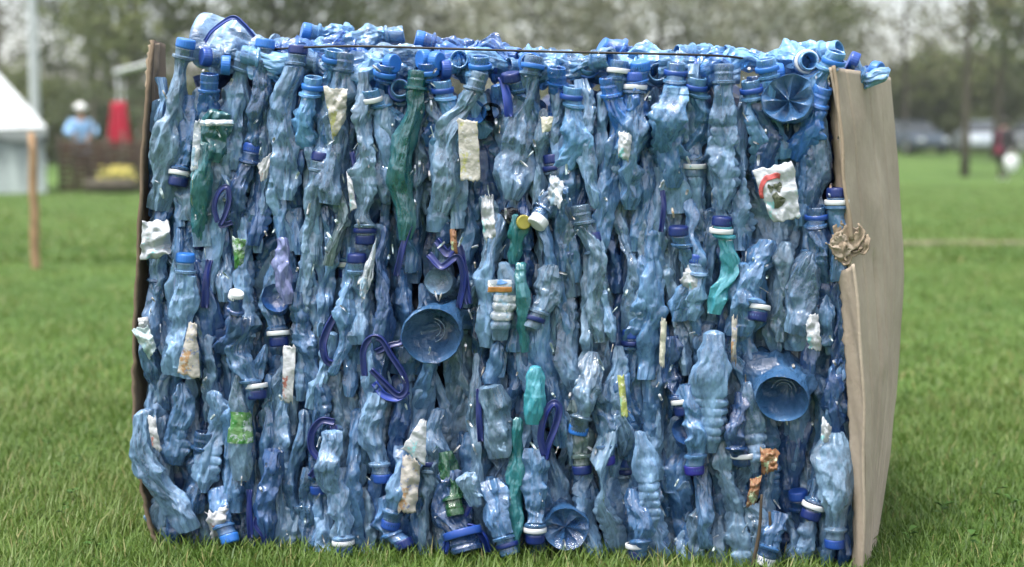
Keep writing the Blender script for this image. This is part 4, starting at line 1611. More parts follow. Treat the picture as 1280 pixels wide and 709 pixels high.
# wide jug neck with rings
H((584, 690), (560, 590), 56, 'deep blue', 'smooth', None, 'royal blue', w=(-.03, .0), rn=.021, label='jug with a wide dark blue neck resting on the grass')

# necks along the top edge, pointing outwards and up
TOPN = [(262, 92, 'bright blue', None, None), (352, 88, 'light blue', None, 'sky blue'), (392, 96, 'light blue', None, 'sky blue'), (418, 62, 'light blue', None, 'sky blue'), (440, 92, 'light blue', None, 'royal blue'),
        (462, 112, 'light blue', None, 'white'), (483, 80, 'bright blue', None, 'sky blue'), (500, 110, 'light blue', None, 'royal blue'), (534, 78, 'bright blue', None, 'sky blue'),
        (552, 100, 'light blue', None, 'royal blue'), (574, 74, 'light blue', None, None), (600, 70, 'light blue', None, 'sky blue'), (638, 92, 'mid blue', 'navy', None), (662, 78, 'light blue', None, 'sky blue'), (696, 84, 'bright blue', None, None),
        (716, 108, 'light blue', None, 'royal blue'), (736, 80, 'light blue', None, 'sky blue'), (760, 96, 'bright blue', None, None), (800, 78, 'bright blue', 'sky blue', None), (822, 90, 'light blue', None, None), (846, 78, 'light blue', None, 'royal blue'),
        (872, 96, 'light blue', None, 'royal blue'), (890, 76, 'light blue', None, None), (938, 100, 'light blue', None, 'royal blue'), (957, 73, 'light blue', None, 'sky blue'), (1012, 76, 'light blue', None, 'white'), (1046, 64, 'light blue', None, 'sky blue'), (1030, 108, 'bright blue', None, None)]
for i, (px, py, col, cp, rg) in enumerate(TOPN):
    dx = rnd.uniform(-22, 22) if px < 1000 else rnd.uniform(-40, -25)
    if i % 3 != 1:
        H((px, py), (px + dx, py + rnd.uniform(90, 140)), rnd.uniform(34, 46), col, rnd.choice(['smooth', 'ribbed']), cp, rg, w=(.0, .03), hero=False)
    else:
        H((px, py), (px + dx, py + rnd.uniform(10, 50)), rnd.uniform(42, 56), col, 'smooth', cp, rg, w=(-.002 + .02 * rnd.random(), .16), hero=False)

# bottles lying on top of the bale
TOPL = [((378, 34), (448, 52), 44, 'light blue', 'sky blue', .10), ((505, 38), (430, 50), 42, 'light blue', None, .08), ((520, 44), (590, 62), 34, 'bright blue', 'sky blue', .10),
        ((600, 66), (540, 56), 30, 'light blue', None, .12), ((650, 66), (590, 64), 26, 'bright blue', None, .10), ((752, 52), (792, 78), 32, 'bright blue', 'sky blue', .12),
        ((715, 68), (650, 72), 26, 'light blue', None, .14), ((840, 68), (770, 70), 30, 'light blue', None, .10), ((845, 62), (915, 70), 34, 'light blue', None, .12),
        ((905, 62), (965, 72), 32, 'light blue', None, .14), ((1000, 66), (940, 72), 38, 'light blue', None, .09), ((1050, 56), (985, 80), 38, 'light blue', None, .06),
        ((1100, 84), (1050, 78), 28, 'bright blue', 'sky blue', .16), ((1062, 70), (1110, 90), 30, 'light blue', 'royal blue', .12), ((360, 62), (430, 72), 44, 'light blue', None, .05),
        ((460, 70), (400, 56), 40, 'bright blue', None, .06), ((540, 66), (480, 70), 40, 'light blue', None, .05), ((620, 76), (560, 78), 34, 'light blue', 'royal blue', .05), ((700, 78), (760, 84), 34, 'light blue', None, .05), ((880, 80), (820, 84), 34, 'light blue', None, .05)]
for N, B, wd, col, cp, ww in TOPL:
    H((N[0], N[1] + 5), (B[0], B[1] + 5), wd, col, rnd.choice(['smooth', 'ribbed', 'waist']), cp, w=(ww, ww + rnd.uniform(-.02, .05)), hero=False)
for i in range(25):
    px = 280 + i * 27.5 + rnd.uniform(-10, 10)
    py = float(np.interp(px, [280, 600, 1050], [74, 78, 84])) + rnd.uniform(-6, 6)
    d = rnd.choice([-1, 1])
    H((px + d * rnd.uniform(20, 45), py + rnd.uniform(-6, 10)), (px - d * rnd.uniform(35, 55), py + rnd.uniform(-2, 14)), rnd.uniform(34, 46), rnd.choice(['light blue', 'bright blue', 'pale blue', 'light blue']), rnd.choice(['smooth', 'waist', 'ribbed']), rnd.choice([None, 'royal blue', 'sky blue', None]), None, w=(rnd.uniform(.0, .06), rnd.uniform(.02, .08)), hero=False, neck=rnd.random() < .7)
H((362, 66), (252, 50), 84, 'pale blue', 'smooth', w=(.05, .07), dpx=84, round_base=True, crush=.75, label='crumpled pale jug lying on top with a blue handle rim', rn=.02, hero=False)

# ---- bottles filling the face of the bale
def near_hero(x, y0, y1, wd):
    hit = 0
    for f in (.2, .4, .6, .8):
        y = y0 + (y1 - y0) * f
        for N, B, w_ in SEGS:
            bx, by = B[0] - N[0], B[1] - N[1]
            l2 = bx * bx + by * by + 1e-6
            t = min(1, max(0, ((x - N[0]) * bx + (y - N[1]) * by) / l2))
            if math.hypot(N[0] + bx * t - x, N[1] + by * t - y) < .42 * w_ + 4:
                hit += 1
                break
    return hit


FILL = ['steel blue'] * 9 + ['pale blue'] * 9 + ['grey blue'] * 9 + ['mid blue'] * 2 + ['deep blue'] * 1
SHADEF = FILL + ['deep blue'] * 8 + ['mid blue'] * 8  # back layers weighted to darker blues: gap shade put into their colour
for layer, (w0, step, wa, wb) in enumerate(((.012, 18.5, 19, 34), (.027, 15, 18, 34), (.062, 28, 34, 52))):
    x = 184 + layer * 9
    while x < 1064:
        y = (80 if layer else 70) + rnd.uniform(0, 60)
        while y < 668:
            ln = rnd.uniform(120, 260)
            y1 = min(y + ln, 708)
            if 708 - y1 < 60:
                y1 = 708
            cx = x + rnd.uniform(-6, 6)
            lean = rnd.gauss(0, 9)
            ym = (y + y1) / 2
            wd = rnd.uniform(wa, wb)
            lo, hi = LX(ym) + wd * .4, RX(ym) - wd * .4 - 8 * layer
            xa, xb = min(max(cx + lean, lo), hi), min(max(cx - lean, lo), hi)
            if ym < 340:
                hi -= 22
                xa, xb = min(xa, hi), min(xb, hi)
            over = any(math.hypot(fx - cx, fy - (y + (y1 - y) * f)) < fr + 14 for fx, fy, fr in DISCS for f in (0, .15, .3, .45, .6, .75, .9, 1))
            nh = near_hero(cx, y, y1, wd)
            if layer == 0 and not over and nh < 5 and len(BOTTLES) < 298:
                cp = rnd.choice(['royal blue', 'navy', 'navy'] + [None] * 11)
                rg = rnd.choice(['white', 'navy', None, None])
                N, B = ((xa, y), (xb, y1)) if rnd.random() < .5 else ((xb, y1), (xa, y))
                dw = rnd.uniform(-.010, .010) + (0, .008, .014, .022, .03, .03)[nh]
                H(N, B, wd, rnd.choice(FILL), rnd.choice(['smooth', 'ribbed', 'ribbed', 'waist']), cp, rg,
                  w=(w0 + dw + rnd.uniform(-.010, .010), w0 + dw + rnd.uniform(-.010, .010)), hero=False, neck=cp is not None or rnd.random() < .2)
            elif layer:
                H((xa, y), (xb, y1), wd, rnd.choice(FILL + ['deep blue'] * 2 + ['mid blue'] * 2 if layer == 1 else SHADEF), rnd.choice(['smooth', 'ribbed']), None, None,
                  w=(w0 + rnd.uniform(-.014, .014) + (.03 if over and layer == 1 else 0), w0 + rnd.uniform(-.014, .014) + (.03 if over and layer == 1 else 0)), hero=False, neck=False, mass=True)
            y = y1 + rnd.uniform(-40, -8)
        x += step
names = sorted({m[2] for m in MASS})
VV, QQ, TT, MI, off = [], [], [], [], 0
for V, Q, col, cre in MASS:
    VV.append(V)
    QQ.append(Q + off)
    TT.append(cre)
    MI.append(np.full(len(Q), names.index(col), dtype=np.int32))
    off += len(V)
me = np_mesh('crushed_plastic', np.concatenate(VV), np.concatenate(QQ), True, np.concatenate(TT))
for nm in names:
    me.materials.append(PET[nm])
me.polygons.foreach_set('material_index', np.concatenate(MI))
me.set_sharp_from_angle(angle=R(24))
tag(link('crushed_plastic', me), 'crushed blue plastic packed behind the front bottles', 'plastic', kind='stuff')

# ---- labels that single each bottle out: its look, then its place from the nearest landmark
ORD = ['nearest', 'second', 'third', 'fourth', 'fifth', 'sixth', 'seventh', 'eighth', 'ninth', 'tenth', 'eleventh', 'twelfth', 'thirteenth', 'fourteenth', 'fifteenth']
bins = {}
for b in BOTTLES:
    if b['label']:
        tag(b['o'], b['label'], 'bottle', 'crushed bottles pressed into the bale')
        continue
    lx, ly, nm = min(LAND, key=lambda q: math.hypot(q[0] - b['x'], (q[1] - b['y'])))
    dx, dy = b['x'] - lx, b['y'] - ly
    if abs(dx) > abs(dy) * .7:
        dr = 'right of' if dx > 0 else 'left of'
    else:
        dr = 'below' if dy > 0 else 'above'
    bins.setdefault((nm, dr), []).append((math.hypot(dx, dy) + (40 if b['w'] > .05 else 0), b))
for (nm, dr), lst in bins.items():
    lst.sort(key=lambda q: q[0])
    for i, (_, b) in enumerate(lst):
        st = {'smooth': '', 'ribbed': 'ribbed ', 'waist': 'waisted '}[b['style']]
        if b['cap'] and b['ring'] and b['ring'] != b['cap']:
            cp = f" with {b['cap']} cap"
        elif b['cap']:
            cp = f" with {b['cap']} cap"
        elif b['neck']:
            cp = ' with open neck'
        else:
            cp = ''
        txt = f"{st}{b['col'].replace('dish', 'mid')} bottle{cp}, {ORD[min(i, 14)]} {dr} the {nm}"
        if len(txt.split()) > 14:
            txt = txt.replace(' with open neck', '').replace('waisted ', '').replace('ribbed ', '')
        tag(b['o'], txt, 'bottle', 'crushed bottles pressed into the bale')


# ---- carry handles and straps
def band(pts, ra, rb, ref):
    pts = np.asarray(pts, dtype=float)
    n = len(pts)
    T = np.gradient(pts, axis=0)
    T /= np.linalg.norm(T, axis=1)[:, None] + 1e-9
    S = np.cross(T, np.array(ref))
    S /= np.linalg.norm(S, axis=1)[:, None] + 1e-9
    U = np.cross(S, T)
    tw = .5 * np.sin(np.linspace(0, 5, n) + len(pts))[:, None]
    S, U = S * np.cos(tw) + U * np.sin(tw), U * np.cos(tw) - S * np.sin(tw)
    sec = np.array([(-1, -.6), (-.95, -1), (-.7, -1), (-.62, -.45), (0, -.35), (.62, -.45), (.7, -1), (.95, -1), (1, -.6), (1, .6), (.9, .9), (0, .6), (-.9, .9), (-1, .6)])
    V = pts[:, None] + S[:, None] * (sec[:, 0] * ra)[None, :, None] + U[:, None] * (sec[:, 1] * rb)[None, :, None]
    k = len(sec)
    V = np.concatenate([pts[None, :1].repeat(k, 1), V, pts[None, -1:].repeat(k, 1)], 0)
    return V.reshape(-1, 3), grid_quads(n + 2, k, True)


def strap(pts, r_px, label, mat=STRAP, flat=.55, n=8, cat='handle'):
    P = [FP(x, y, w * .34 + .002) for x, y, w in pts]
    c = catmull([tuple(p) for p in P], n)
    r_px *= .82
    V, Q = band(c, r_px * PXM, r_px * PXM * flat * .8, tuple(NV))
    o = link('plastic_handle', np_mesh('plastic_handle', V, Q), mat)
    return tag(o, label, cat, 'blue carry handles caught in the bale')


strap([(456, 470, -.03), (454, 440, -.034), (462, 424, -.036), (476, 424, -.036), (490, 446, -.036), (503, 466, -.032), (508, 485, -.028), (498, 494, -.026), (480, 478, -.03), (464, 462, -.03)], 5, 'violet blue strap loop beside the big dark dish base')
strap([(470, 440, -.026), (488, 432, -.03), (502, 428, -.024), (506, 415, -.01)], 4.5, 'short violet strap end crossing behind the strap loop')
strap([(468, 478, -.022), (480, 494, -.026), (496, 498, -.022), (510, 488, -.012)], 6, 'curved blue strap under the violet strap loop', STRAPB)
strap([(418, 528, -.026), (402, 526, -.03), (390, 540, -.03), (389, 560, -.03), (400, 573, -.03), (414, 568, -.03), (421, 550, -.026), (416, 532, -.024)], 5.5, 'violet ring shaped handle in the lower part of the bale')
strap([(388, 596, -.026), (398, 584, -.03), (412, 576, -.022), (424, 560, -.006)], 5, 'violet strap tail below the ring shaped handle')
strap([(272, 278, -.02), (268, 258, -.026), (274, 240, -.028), (284, 234, -.028), (286, 252, -.026), (280, 272, -.026), (276, 282, -.02), (290, 278, -.016)], 4, 'small violet hook shaped handle beside the violet grey bottle')
strap([(312, 612, -.02), (312, 640, -.024), (313, 672, -.022)], 5, 'straight violet strap standing on the grass', flat=.4)
strap([(326, 640, -.018), (320, 656, -.02), (330, 672, -.018), (326, 690, -.012)], 4.5, 'curved violet strap beside the straight one on the grass')
strap([(420, 392, -.02), (410, 410, -.028), (404, 430, -.03), (408, 450, -.028), (420, 456, -.02)], 6, 'violet strap bent like a bow beside the crumpled strap loop')
strap([(681, 570, -.024), (676, 545, -.03), (682, 518, -.032), (692, 504, -.032), (699, 512, -.03), (694, 534, -.03), (686, 556, -.028), (682, 574, -.022)], 5.5, 'upright violet loop handle beside the slim teal strip')
strap([(599, 486, -.02), (599, 520, -.026), (601, 552, -.022)], 5, 'straight violet strap above the crumpled clear ball', flat=.4)
strap([(536, 318, .0), (552, 334, -.02), (572, 322, -.024), (580, 350, -.016), (574, 385, .004)], 5.5, 'crumpled violet strap above the big dark dish base')
strap([(546, 300, -.0), (560, 318, -.014), (574, 310, -.016), (586, 380, -.01)], 6, 'dark violet strap folded behind another above the dish base')
strap([(512, 282, -.014), (503, 312, -.02), (495, 345, -.014)], 5, 'slanted violet strap at the foot of the long teal bottle', flat=.4)
strap([(262, 325, -.01), (258, 350, -.016), (256, 385, -.01)], 6, 'dark violet strap beside the pale capped bottle', flat=.4)
strap([(590, 628, -.02), (578, 650, -.034), (562, 668, -.036), (556, 690, -.026)], 4, 'blue strap tied over the wide jug neck', STRAPB)
strap([(556, 690, -.02), (566, 668, -.045), (588, 660, -.05), (604, 672, -.045), (610, 690, -.03)], 7, 'broad blue collar round the wide jug neck', STRAPB)
strap([(628, 96, -.006), (634, 122, -.018), (636, 146, -.012)], 7, 'bright blue flat strap beside the black oval base', STRAPB, .35)
strap([(256, 52, .0), (266, 38, -.03), (290, 22, -.03), (304, 30, -.03), (318, 46, -.02)], 3.2, 'thin blue rim handle of the crumpled jug on top', STRAPB)
strap([(440, 190, -.016), (444, 215, -.02), (442, 250, -.014)], 4, 'short violet strap beside the olive bottle', flat=.4)
strap([(828, 238, -.01), (830, 258, -.016), (826, 290, -.01)], 4, 'thin violet strap above a navy cap', flat=.4)


# ---- scraps of label and film
def scrap(c4, w, mat, label, amp=.004, seed=0, n=(22, 26), ragged=.06, marks=(), name='label_scrap', cat='label scrap'):
    """c4: corners on the photograph (upper left, upper right, lower right, lower left)"""
    r = np.random.default_rng(seed + 900)
    nu, nv = n
    sx = math.hypot(c4[1][0] - c4[0][0], c4[1][1] - c4[0][1]) * PXM + .004
    sy = math.hypot(c4[3][0] - c4[0][0], c4[3][1] - c4[0][1]) * PXM + .004
    gu, gv = np.meshgrid(np.linspace(0, 1, 40), np.linspace(0, 1, 40))
    PP = np.stack([gu * sx, gv * sy, 0 * gu], -1).reshape(-1, 3)
    f1, _ = facets(PP, r, .017, 1, sx * sy * 2)
    f2, _ = facets(PP, r, .007, 1, sx * sy * 2)
    fld = ((f1 * .8 + f2 * .5) * amp / .006).reshape(40, 40)
    ej = r.normal(0, ragged * .45, (4, 12))

    def field(u, v):
        a, b = min(max(u, 0), 1) * 38.999, min(max(v, 0), 1) * 38.999
        i, j = int(a), int(b)
        a, b = a - i, b - j
        return (fld[j, i] * (1 - a) + fld[j, i + 1] * a) * (1 - b) + (fld[j + 1, i] * (1 - a) + fld[j + 1, i + 1] * a) * b

    def pt(u, v, lift=0.0):
        # torn edges wander
        uu = u + (1 - u) * (1 - u) * (1 - u) * np.interp(v * 11, range(12), ej[0]) + u ** 3 * np.interp(v * 11, range(12), ej[1])
        vv = v + (1 - v) ** 3 * np.interp(u * 11, range(12), ej[2]) + v ** 3 * np.interp(u * 11, range(12), ej[3])
        x = (1 - vv) * ((1 - uu) * c4[0][0] + uu * c4[1][0]) + vv * ((1 - uu) * c4[3][0] + uu * c4[2][0])
        y = (1 - vv) * ((1 - uu) * c4[0][1] + uu * c4[1][1]) + vv * ((1 - uu) * c4[3][1] + uu * c4[2][1])
        d = field(u, v)
        d += amp * 1.2 * ((u - .5) ** 2 + (v - .5) ** 2) * 2
        return FP(x, y, w + d - lift)
    org = pt(.5, .5)

    def sheet(f, a, b, nm, m_, par, thick):
        V = np.array([tuple(f(i / (a - 1), j / (b - 1)) - org) for j in range(b) for i in range(a)])
        o = link(nm, np_mesh(nm, V, grid_quads(b, a, False)), m_, par)
        s = o.modifiers.new('thick', 'SOLIDIFY')
        s.thickness = thick
        s.offset = 0
        return o
    root = sheet(pt, nu, nv, name, mat, None, .0006)
    root.location = org
    for nm, fn, m_ in marks:
        sheet(lambda a, b: pt(*fn(a, b), lift=.0012), 14, 10, nm, m_, root, .0003)
    return tag(root, label, cat, 'torn labels and film caught in the bale')


def patch(u0, u1, v0, v1):
    return lambda a, b: (u0 + (u1 - u0) * a, v0 + (v1 - v0) * b)


def blob(cu, cv, ru, rv, ph):
    def f(a, b):
        t_ = a * 2 * math.pi
        q = b * (1 + .25 * math.sin(3 * t_ + ph) + .15 * math.sin(5 * t_ + 2 * ph))
        return cu + ru * q * math.cos(t_), cv + rv * q * math.sin(t_)
    return f


def arc(cu, cv, r0, r1, a0, a1):
    return lambda a, b: (cu + (r0 + (r1 - r0) * b) * math.cos(a0 + (a1 - a0) * a), cv + (r0 + (r1 - r0) * b) * math.sin(a0 + (a1 - a0) * a))


S = scrap
S(((940, 214), (992, 201), (1001, 272), (966, 279)), -.034, PAPER['white'], 'white crumpled label with red arc and dark emblem near the cardboard', .005, 1, (30, 34), .04,
  (('red_arc', arc(.42, .62, .40, .50, R(192), R(295)), RED_INK), ('emblem', blob(.40, .62, .17, .14, 1.), DARK_INK), ('emblem', blob(.30, .38, .07, .07, 2.), DARK_INK), ('emblem', blob(.50, .38, .11, .08, 3.), DARK_INK)))
S(((572, 150), (597, 152), (601, 226), (576, 226)), -.03, PAPER['beige'], 'plain beige paper strip hanging beside the long teal bottle', .003, 2, ragged=.04)
S(((404, 108), (434, 112), (432, 150), (416, 176)), -.034, PAPER['beige'], 'yellowed label stuck to a pale bottle near the top', .005, 3)
S(((178, 276), (212, 276), (214, 318), (176, 326)), -.022, PAPER['white'], 'crumpled white film at the bale\'s edge above a bright blue cap', .012, 4)
S(((172, 398), (184, 396), (188, 410), (174, 412)), -.02, PAPER['red print'], 'small white wad with a red spot above the teal white scrap', .010, 51)
S(((164, 412), (186, 408), (196, 436), (186, 448)), -.024, PAPER['teal white'], 'folded teal white scrap sticking out over the cardboard edge', .008, 5)
S(((236, 404), (246, 404), (250, 474), (222, 466)), -.03, PAPER['beige print'], 'beige printed scrap beside the foot of the pale capped bottle', .006, 6)
S(((354, 432), (370, 432), (366, 504), (353, 502)), -.03, PAPER['red print'], 'pale strip with red star print above the violet ring handle', .003, 7)
S(((526, 524), (533, 526), (532, 582), (501, 562)), -.032, PAPER['white'], 'sharp white triangle of film in the lower middle', .005, 8)
S(((504, 566), (526, 580), (520, 642), (497, 640)), -.028, PAPER['beige print'], 'brown spotted beige film below the white triangle', .006, 9)
S(((950, 560), (974, 562), (972, 588), (952, 592)), -.03, PAPER['orange'], 'crumpled orange wad below the conical bottle mouth', .014, 10, ragged=.1)
S(((938, 600), (952, 594), (946, 628), (933, 634)), -.026, PAPER['orange'], 'smaller orange wad diagonally below the larger one', .012, 11, ragged=.1)
S(((1006, 398), (1022, 394), (1028, 440), (1010, 434)), -.026, PAPER['white'], 'ragged white scrap beside the cardboard at mid height', .008, 12, ragged=.12)
S(((676, 146), (692, 146), (688, 164), (678, 166)), -.028, PAPER['cream'], 'tiny cream square of film near the top middle', .004, 13)
S(((601, 246), (616, 244), (620, 296), (604, 300)), -.026, PAPER['white'], 'white twisted film beside the dark teal bottle end', .010, 14, ragged=.1)
S(((774, 164), (790, 168), (786, 202), (772, 196)), -.028, PAPER['white'], 'small white film below a white neck ring', .007, 15, ragged=.1)
S(((772, 470), (780, 468), (785, 520), (777, 522)), -.026, PAPER['yellow'], 'thin yellow green strip right above the heavily ribbed bottle', .004, 16)
S(((433, 215), (440, 226), (446, 260), (438, 264)), -.026, PAPER['white'], 'narrow white shard beside the olive bottle', .005, 17)
S(((290, 296), (308, 300), (304, 330), (294, 336)), -.024, PAPER['green print'], 'white and green folded scrap above the white sports cap', .006, 18)
S(((258, 642), (284, 632), (280, 664), (264, 674)), -.026, PAPER['red print'], 'crumpled red printed film above the lowest bright cap', .009, 19, ragged=.15)
S(((184, 520), (194, 522), (202, 566), (190, 560)), -.034, PAPER['red print'], 'white printed shard on the long pale bulging bottle', .005, 20, ragged=.1)
S(((243, 152), (252, 150), (248, 214), (238, 212)), -.022, PAPER['silver'], 'pale narrow printed strip along the teal strip of bottle', .003, 21, ragged=.05)
S(((250, 150), (292, 150), (292, 157), (250, 158)), -.026, PAPER['silver'], 'thin silver film folded across the foot of the teal sheet', .004, 22, ragged=.1)
S(((562, 286), (570, 288), (572, 318), (564, 312)), -.018, PAPER['orange'], 'small orange sliver among the folded violet straps', .004, 23)
S(((610, 350), (640, 350), (640, 366), (610, 366)), -.034, PAPER['silver'], 'silver part of the label over the ribbed clear bottle', .002, 24, ragged=.04, marks=(('orange_band', patch(.0, 1.0, .55, .95), ORANGE_INK), ('blue_mark', blob(.55, .2, .2, .2, 1), BLUE_INK)))
S(((826, 400), (834, 402), (830, 460), (824, 454)), -.016, PAPER['cream'], 'slim cream strip of film above the heavily ribbed bottle', .004, 25, ragged=.1)
S(((915, 396), (922, 398), (920, 452), (914, 450)), -.016, PAPER['beige print'], 'slim printed strip beside the ribbed bottle under the turquoise one', .003, 26, ragged=.1)
S(((1028, 520), (1040, 534), (1034, 556), (1026, 548)), -.02, PAPER['white'], 'white twist of film beside the conical bottle mouth', .006, 27, ragged=.1)
S(((322, 206), (340, 190), (334, 222), (326, 226)), -.012, PAPER['red print'], 'small red and white scrap under a royal blue cap', .005, 28, ragged=.1)
S(((448, 350), (470, 300), (466, 350), (452, 380)), -.016, PAPER['silver'], 'silver torn film above the violet strap loop', .009, 29, ragged=.1)
S(((860, 330), (880, 350), (868, 372), (850, 352)), -.016, PAPER['white'], 'white glossy film under two blue caps', .009, 30, ragged=.1)
S(((688, 220), (706, 226), (700, 262), (684, 250)), -.02, PAPER['silver'], 'silver crumpled film above the white cap', .010, 31, ragged=.1)

# tiny pale shreds of film, some standing in for glints on the plastic
r = np.random.default_rng(77)
VV, QQ, off = [], [], 0
for _ in range(260):
    cx_, cy_ = r.uniform(188, 1050), r.uniform(80, 690)
    a, l_, w_ = r.normal(math.pi / 2, .5), r.uniform(4, 15), r.uniform(1.2, 4)
    ww = r.uniform(-.016, .006)
    ph = r.uniform(0, 6, 3)
    for j in range(6):
        for i in range(4):
            p_, q_ = (j / 5 - .5) * l_, (i / 3 - .5) * w_ * (1 - .6 * abs(j / 5 - .4))
            VV.append(tuple(FP(cx_ + p_ * math.cos(a) - q_ * math.sin(a), cy_ + p_ * math.sin(a) + q_ * math.cos(a), ww + .003 * math.sin(j * 1.3 + ph[0]) + .002 * math.sin(i * 1.9 + ph[1]))))
    QQ.append(grid_quads(6, 4, False) + off)
    off += 24
me = np_mesh('shreds_and_glints', VV, np.concatenate(QQ))
for k in ('white', 'silver', 'teal white', 'red print', 'beige print'):
    me.materials.append(PAPER[k])
me.polygons.foreach_set('material_index', np.repeat(r.choice([0, 1, 1, 1, 2, 2, 3, 4], 260), 15).astype(np.int32))
tag(link('shreds_and_glints', me), 'tiny pale shreds of film and painted glints between the bottles', 'shreds', kind='stuff')

# brown sticks poking out low down
WOODB = prin('stick_bark', (0.06, 0.045, 0.03), .9, var=.4)
for a, b, lb in (((952, 618, -.02), (940, 712, -.016), 'brown stick rising from the grass below the orange wad'), ((962, 640, -.014), (958, 712, -.02), 'thinner olive stick beside the brown one')):
    pts = catmull([tuple(FP(*a)), tuple(FP((a[0] + b[0]) / 2 + 3, (a[1] + b[1]) / 2, a[2])), tuple(FP(*b))], 6)
    V, Q = sweep(pts, 2.6 * PXM, None, 8, tuple(NV), np.linspace(.6, 1, len(pts)))
    tag(link('stick', np_mesh('stick', V, Q), WOODB), lb, 'stick')

# ---- baling wire along the top edge
pts = catmull([tuple(FP(300, 64, .06)), tuple(FP(425, 58, -.02)), tuple(FP(560, 61, -.026)), tuple(FP(700, 65, -.026)), tuple(FP(880, 69, -.02)), tuple(FP(940, 74, .05))], 10)
V, Q = sweep(pts, .0016, None, 8, tuple(NV))
tag(link('baling_wire', np_mesh('baling_wire', V, Q), WIRE), 'taut dark wire stretched along the bale\'s top edge', 'wire')


# ---- cardboard
def card(name, front, back, mat, parent, n=(24, 60), bulge=.0, thick=.004, seed=0, groove=None, ragged=0.0):
    """front/back: (px, py, w) down the two upright edges"""
    r = np.random.default_rng(seed + 50)
    fy = np.linspace(0, 1, len(front))
    F = [np.array(tuple(FP(*p))) for p in front]
    B_ = [np.array(tuple(FP(*p))) for p in back]
    Fc, Bc = catmull(F, 10), catmull(B_, 10)
    nc, nr = n
    tt, ss = np.meshgrid(np.linspace(0, 1, nc), np.linspace(0, 1, nr))
    dent, _ = facets(np.stack([tt * .3, ss * .7, 0 * tt], -1).reshape(-1, 3), r, .10, 1, .42)
    dent = (dent * .07).reshape(nr, nc) if nc > 50 else np.zeros((nr, nc))
    V = []
    for j in range(nr):
        s = j / (nr - 1)
        a = np.array([np.interp(s, np.linspace(0, 1, len(Fc)), Fc[:, k]) for k in range(3)])
        b = np.array([np.interp(s, np.linspace(0, 1, len(Bc)), Bc[:, k]) for k in range(3)])
        side = np.array((UV.x, UV.y, 0))
        for i in range(nc):
            t = i / (nc - 1)
            p_ = a + (b - a) * t
            p_ = p_ + side * bulge * math.sin(math.pi * t) * (.6 + .4 * math.sin(3 * s + 1))
            p_ = p_ + side * dent[j, i]
            p_ = p_ + side * .0009 * (math.sin(9 * s + 5 * t) + math.sin(17 * s - 7 * t))
            if groove:
                for gt, gw, gd, s0 in groove:
                    k = smooth(s0, s0 + .08, s)
                    p_ = p_ - side * gd * k * math.exp(-((t - gt) / gw) ** 2)
            if ragged and (i == 0):
                p_ = p_ + side * r.normal(0, ragged)
            V.append(p_)
    o = link(name, np_mesh(name, np.array(V), grid_quads(nr, nc, False)), mat, parent)
    m = o.modifiers.new('thick', 'SOLIDIFY')
    m.thickness = thick
    m.offset = 0
    return o


rc_ = tag(empty('cardboard_sheet', FP(1080, 712, .1)), 'tan cardboard sheet covering the bale\'s side, torn at its front edge', 'cardboard')
rc_inv = Matrix.Translation(-rc_.location)


def under(o, root):
    o.parent = root
    o.matrix_parent_inverse = root.matrix_basis.inverted() if False else Matrix.Translation(-root.location)
    return o


o = card('panel', [(1041, 84, -.012), (1049, 180, -.014), (1062, 285, -.014), (1072, 400, -.012), (1078, 500, -.010), (1081, 600, -.008), (1080, 726, -.006)],
         [(1112, 97, .34), (1120, 200, .34), (1127, 300, .34), (1126, 400, .32), (1117, 500, .28), (1103, 600, .20), (1088, 716, .10)], KRAFT, None, (110, 110), .006, .004, 1,
         ((.36, .022, .018, .36), (.62, .016, .007, .30), (.82, .012, .007, .55), (.50, .010, .0045, -1), (.18, .010, .005, -1), (.72, .008, .003, .05)))
under(o, rc_)
o = card('folded_edge', [(1047, 340, .0), (1056, 420, -.004), (1062, 520, -.004), (1066, 620, -.004), (1066, 726, -.004)],
         [(1068, 330, -.044), (1075, 420, -.048), (1080, 520, -.048), (1081, 620, -.044), (1077, 726, -.036)], KRAFT, None, (14, 60), .004, .004, 2, None, .001)
under(o, rc_)
o = card('inner_flap', [(1037, 84, .02), (1040, 150, .02), (1046, 230, .02), (1054, 300, .0)],
         [(1043, 82, -.016), (1050, 150, -.020), (1057, 230, -.022), (1066, 300, -.02)], KRAFT_T, None, (8, 40), .002, .004, 3, None, .0015)
under(o, rc_)
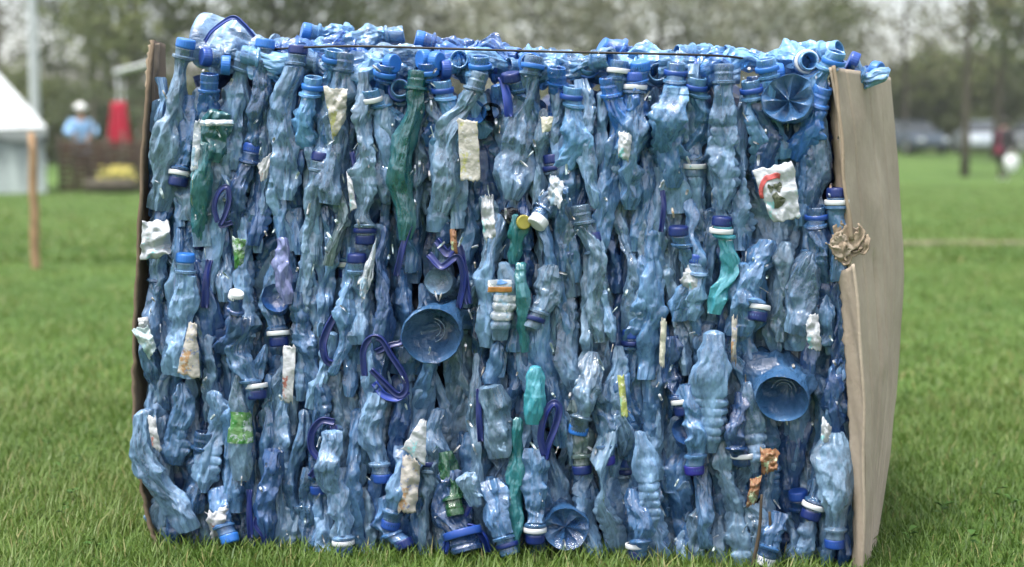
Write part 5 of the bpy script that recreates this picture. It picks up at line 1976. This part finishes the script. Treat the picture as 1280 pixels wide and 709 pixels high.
# torn strips curling out of the sheet's front edge
for k in range(10):
    r = np.random.default_rng(300 + k)
    sx_, sy_ = 1064 + r.normal(0, 7), 304 + r.normal(0, 6)
    ang = (2.6, 3.3, 3.9, -.2, .15, .5, 1.5, 1.9, 2.2, 4.4, 5.6, -.05, 1.2)[k] + r.normal(0, .15)
    ln = r.uniform(15, 30) * (1.15 if abs(math.sin(ang)) < .5 else .8)
    w0_ = r.uniform(9, 15)
    lift = r.uniform(.004, .013)
    cu = r.uniform(-1.2, 1.2)
    f1, _ = facets(np.stack(np.meshgrid(np.linspace(0, .04, 9), np.linspace(0, .02, 22)) + [np.zeros((22, 9))], -1).reshape(-1, 3), r, .008, 1, .003)
    f1 = f1.reshape(22, 9)
    V = []
    for b in range(22):
        t = b / 21
        aa = ang + cu * t * t
        x_, y_ = sx_ + ln * t * math.cos(aa), sy_ + ln * t * math.sin(aa)
        hw_ = w0_ * (1 - .35 * t) * (1 + .22 * math.sin(9 * t + k) + .10 * math.sin(23 * t + 2 * k))
        for a in range(9):
            q = a / 4 - 1
            ww = -.010 - lift * math.sin(min(1.9, 2.6 * t)) * (1 - .5 * t) - .003 * q * q * t + f1[b, a] * 1.2
            V.append(tuple(FP(x_ - q * hw_ * math.sin(aa), y_ + q * hw_ * math.cos(aa), ww)))
    o = link('torn_strip', np_mesh('torn_strip', np.array(V), grid_quads(22, 9, False)), KRAFT_T if k % 3 else KRAFT, None)
    m = o.modifiers.new('thick', 'SOLIDIFY')
    m.thickness = .0022
    under(o, rc_)

o = card('cardboard_sheet', [(190, 50, .03), (182, 130, .01), (173, 300, .0), (167, 430, .0), (171, 560, .0), (181, 640, .0), (196, 682, .0)],
         [(206, 56, .22), (204, 130, .16), (196, 300, .10), (190, 430, .10), (194, 560, .10), (204, 640, .10), (214, 690, .10)], KRAFT_SHADE, None, (14, 70), .0, .005, 4, None, .0015)
tag(o, 'shade-darkened cardboard sheet edging the bale beside the tent', 'cardboard')
o = card('cardboard_tip', [(186, 56, .035), (184, 90, .03), (182, 140, .02)], [(199, 54, .06), (196, 90, .05), (190, 140, .04)], KRAFT_T, None, (8, 24), .0, .004, 5, None, .001)
tag(o, 'torn tan cardboard tip sticking up beside the tall clear bottle', 'cardboard')
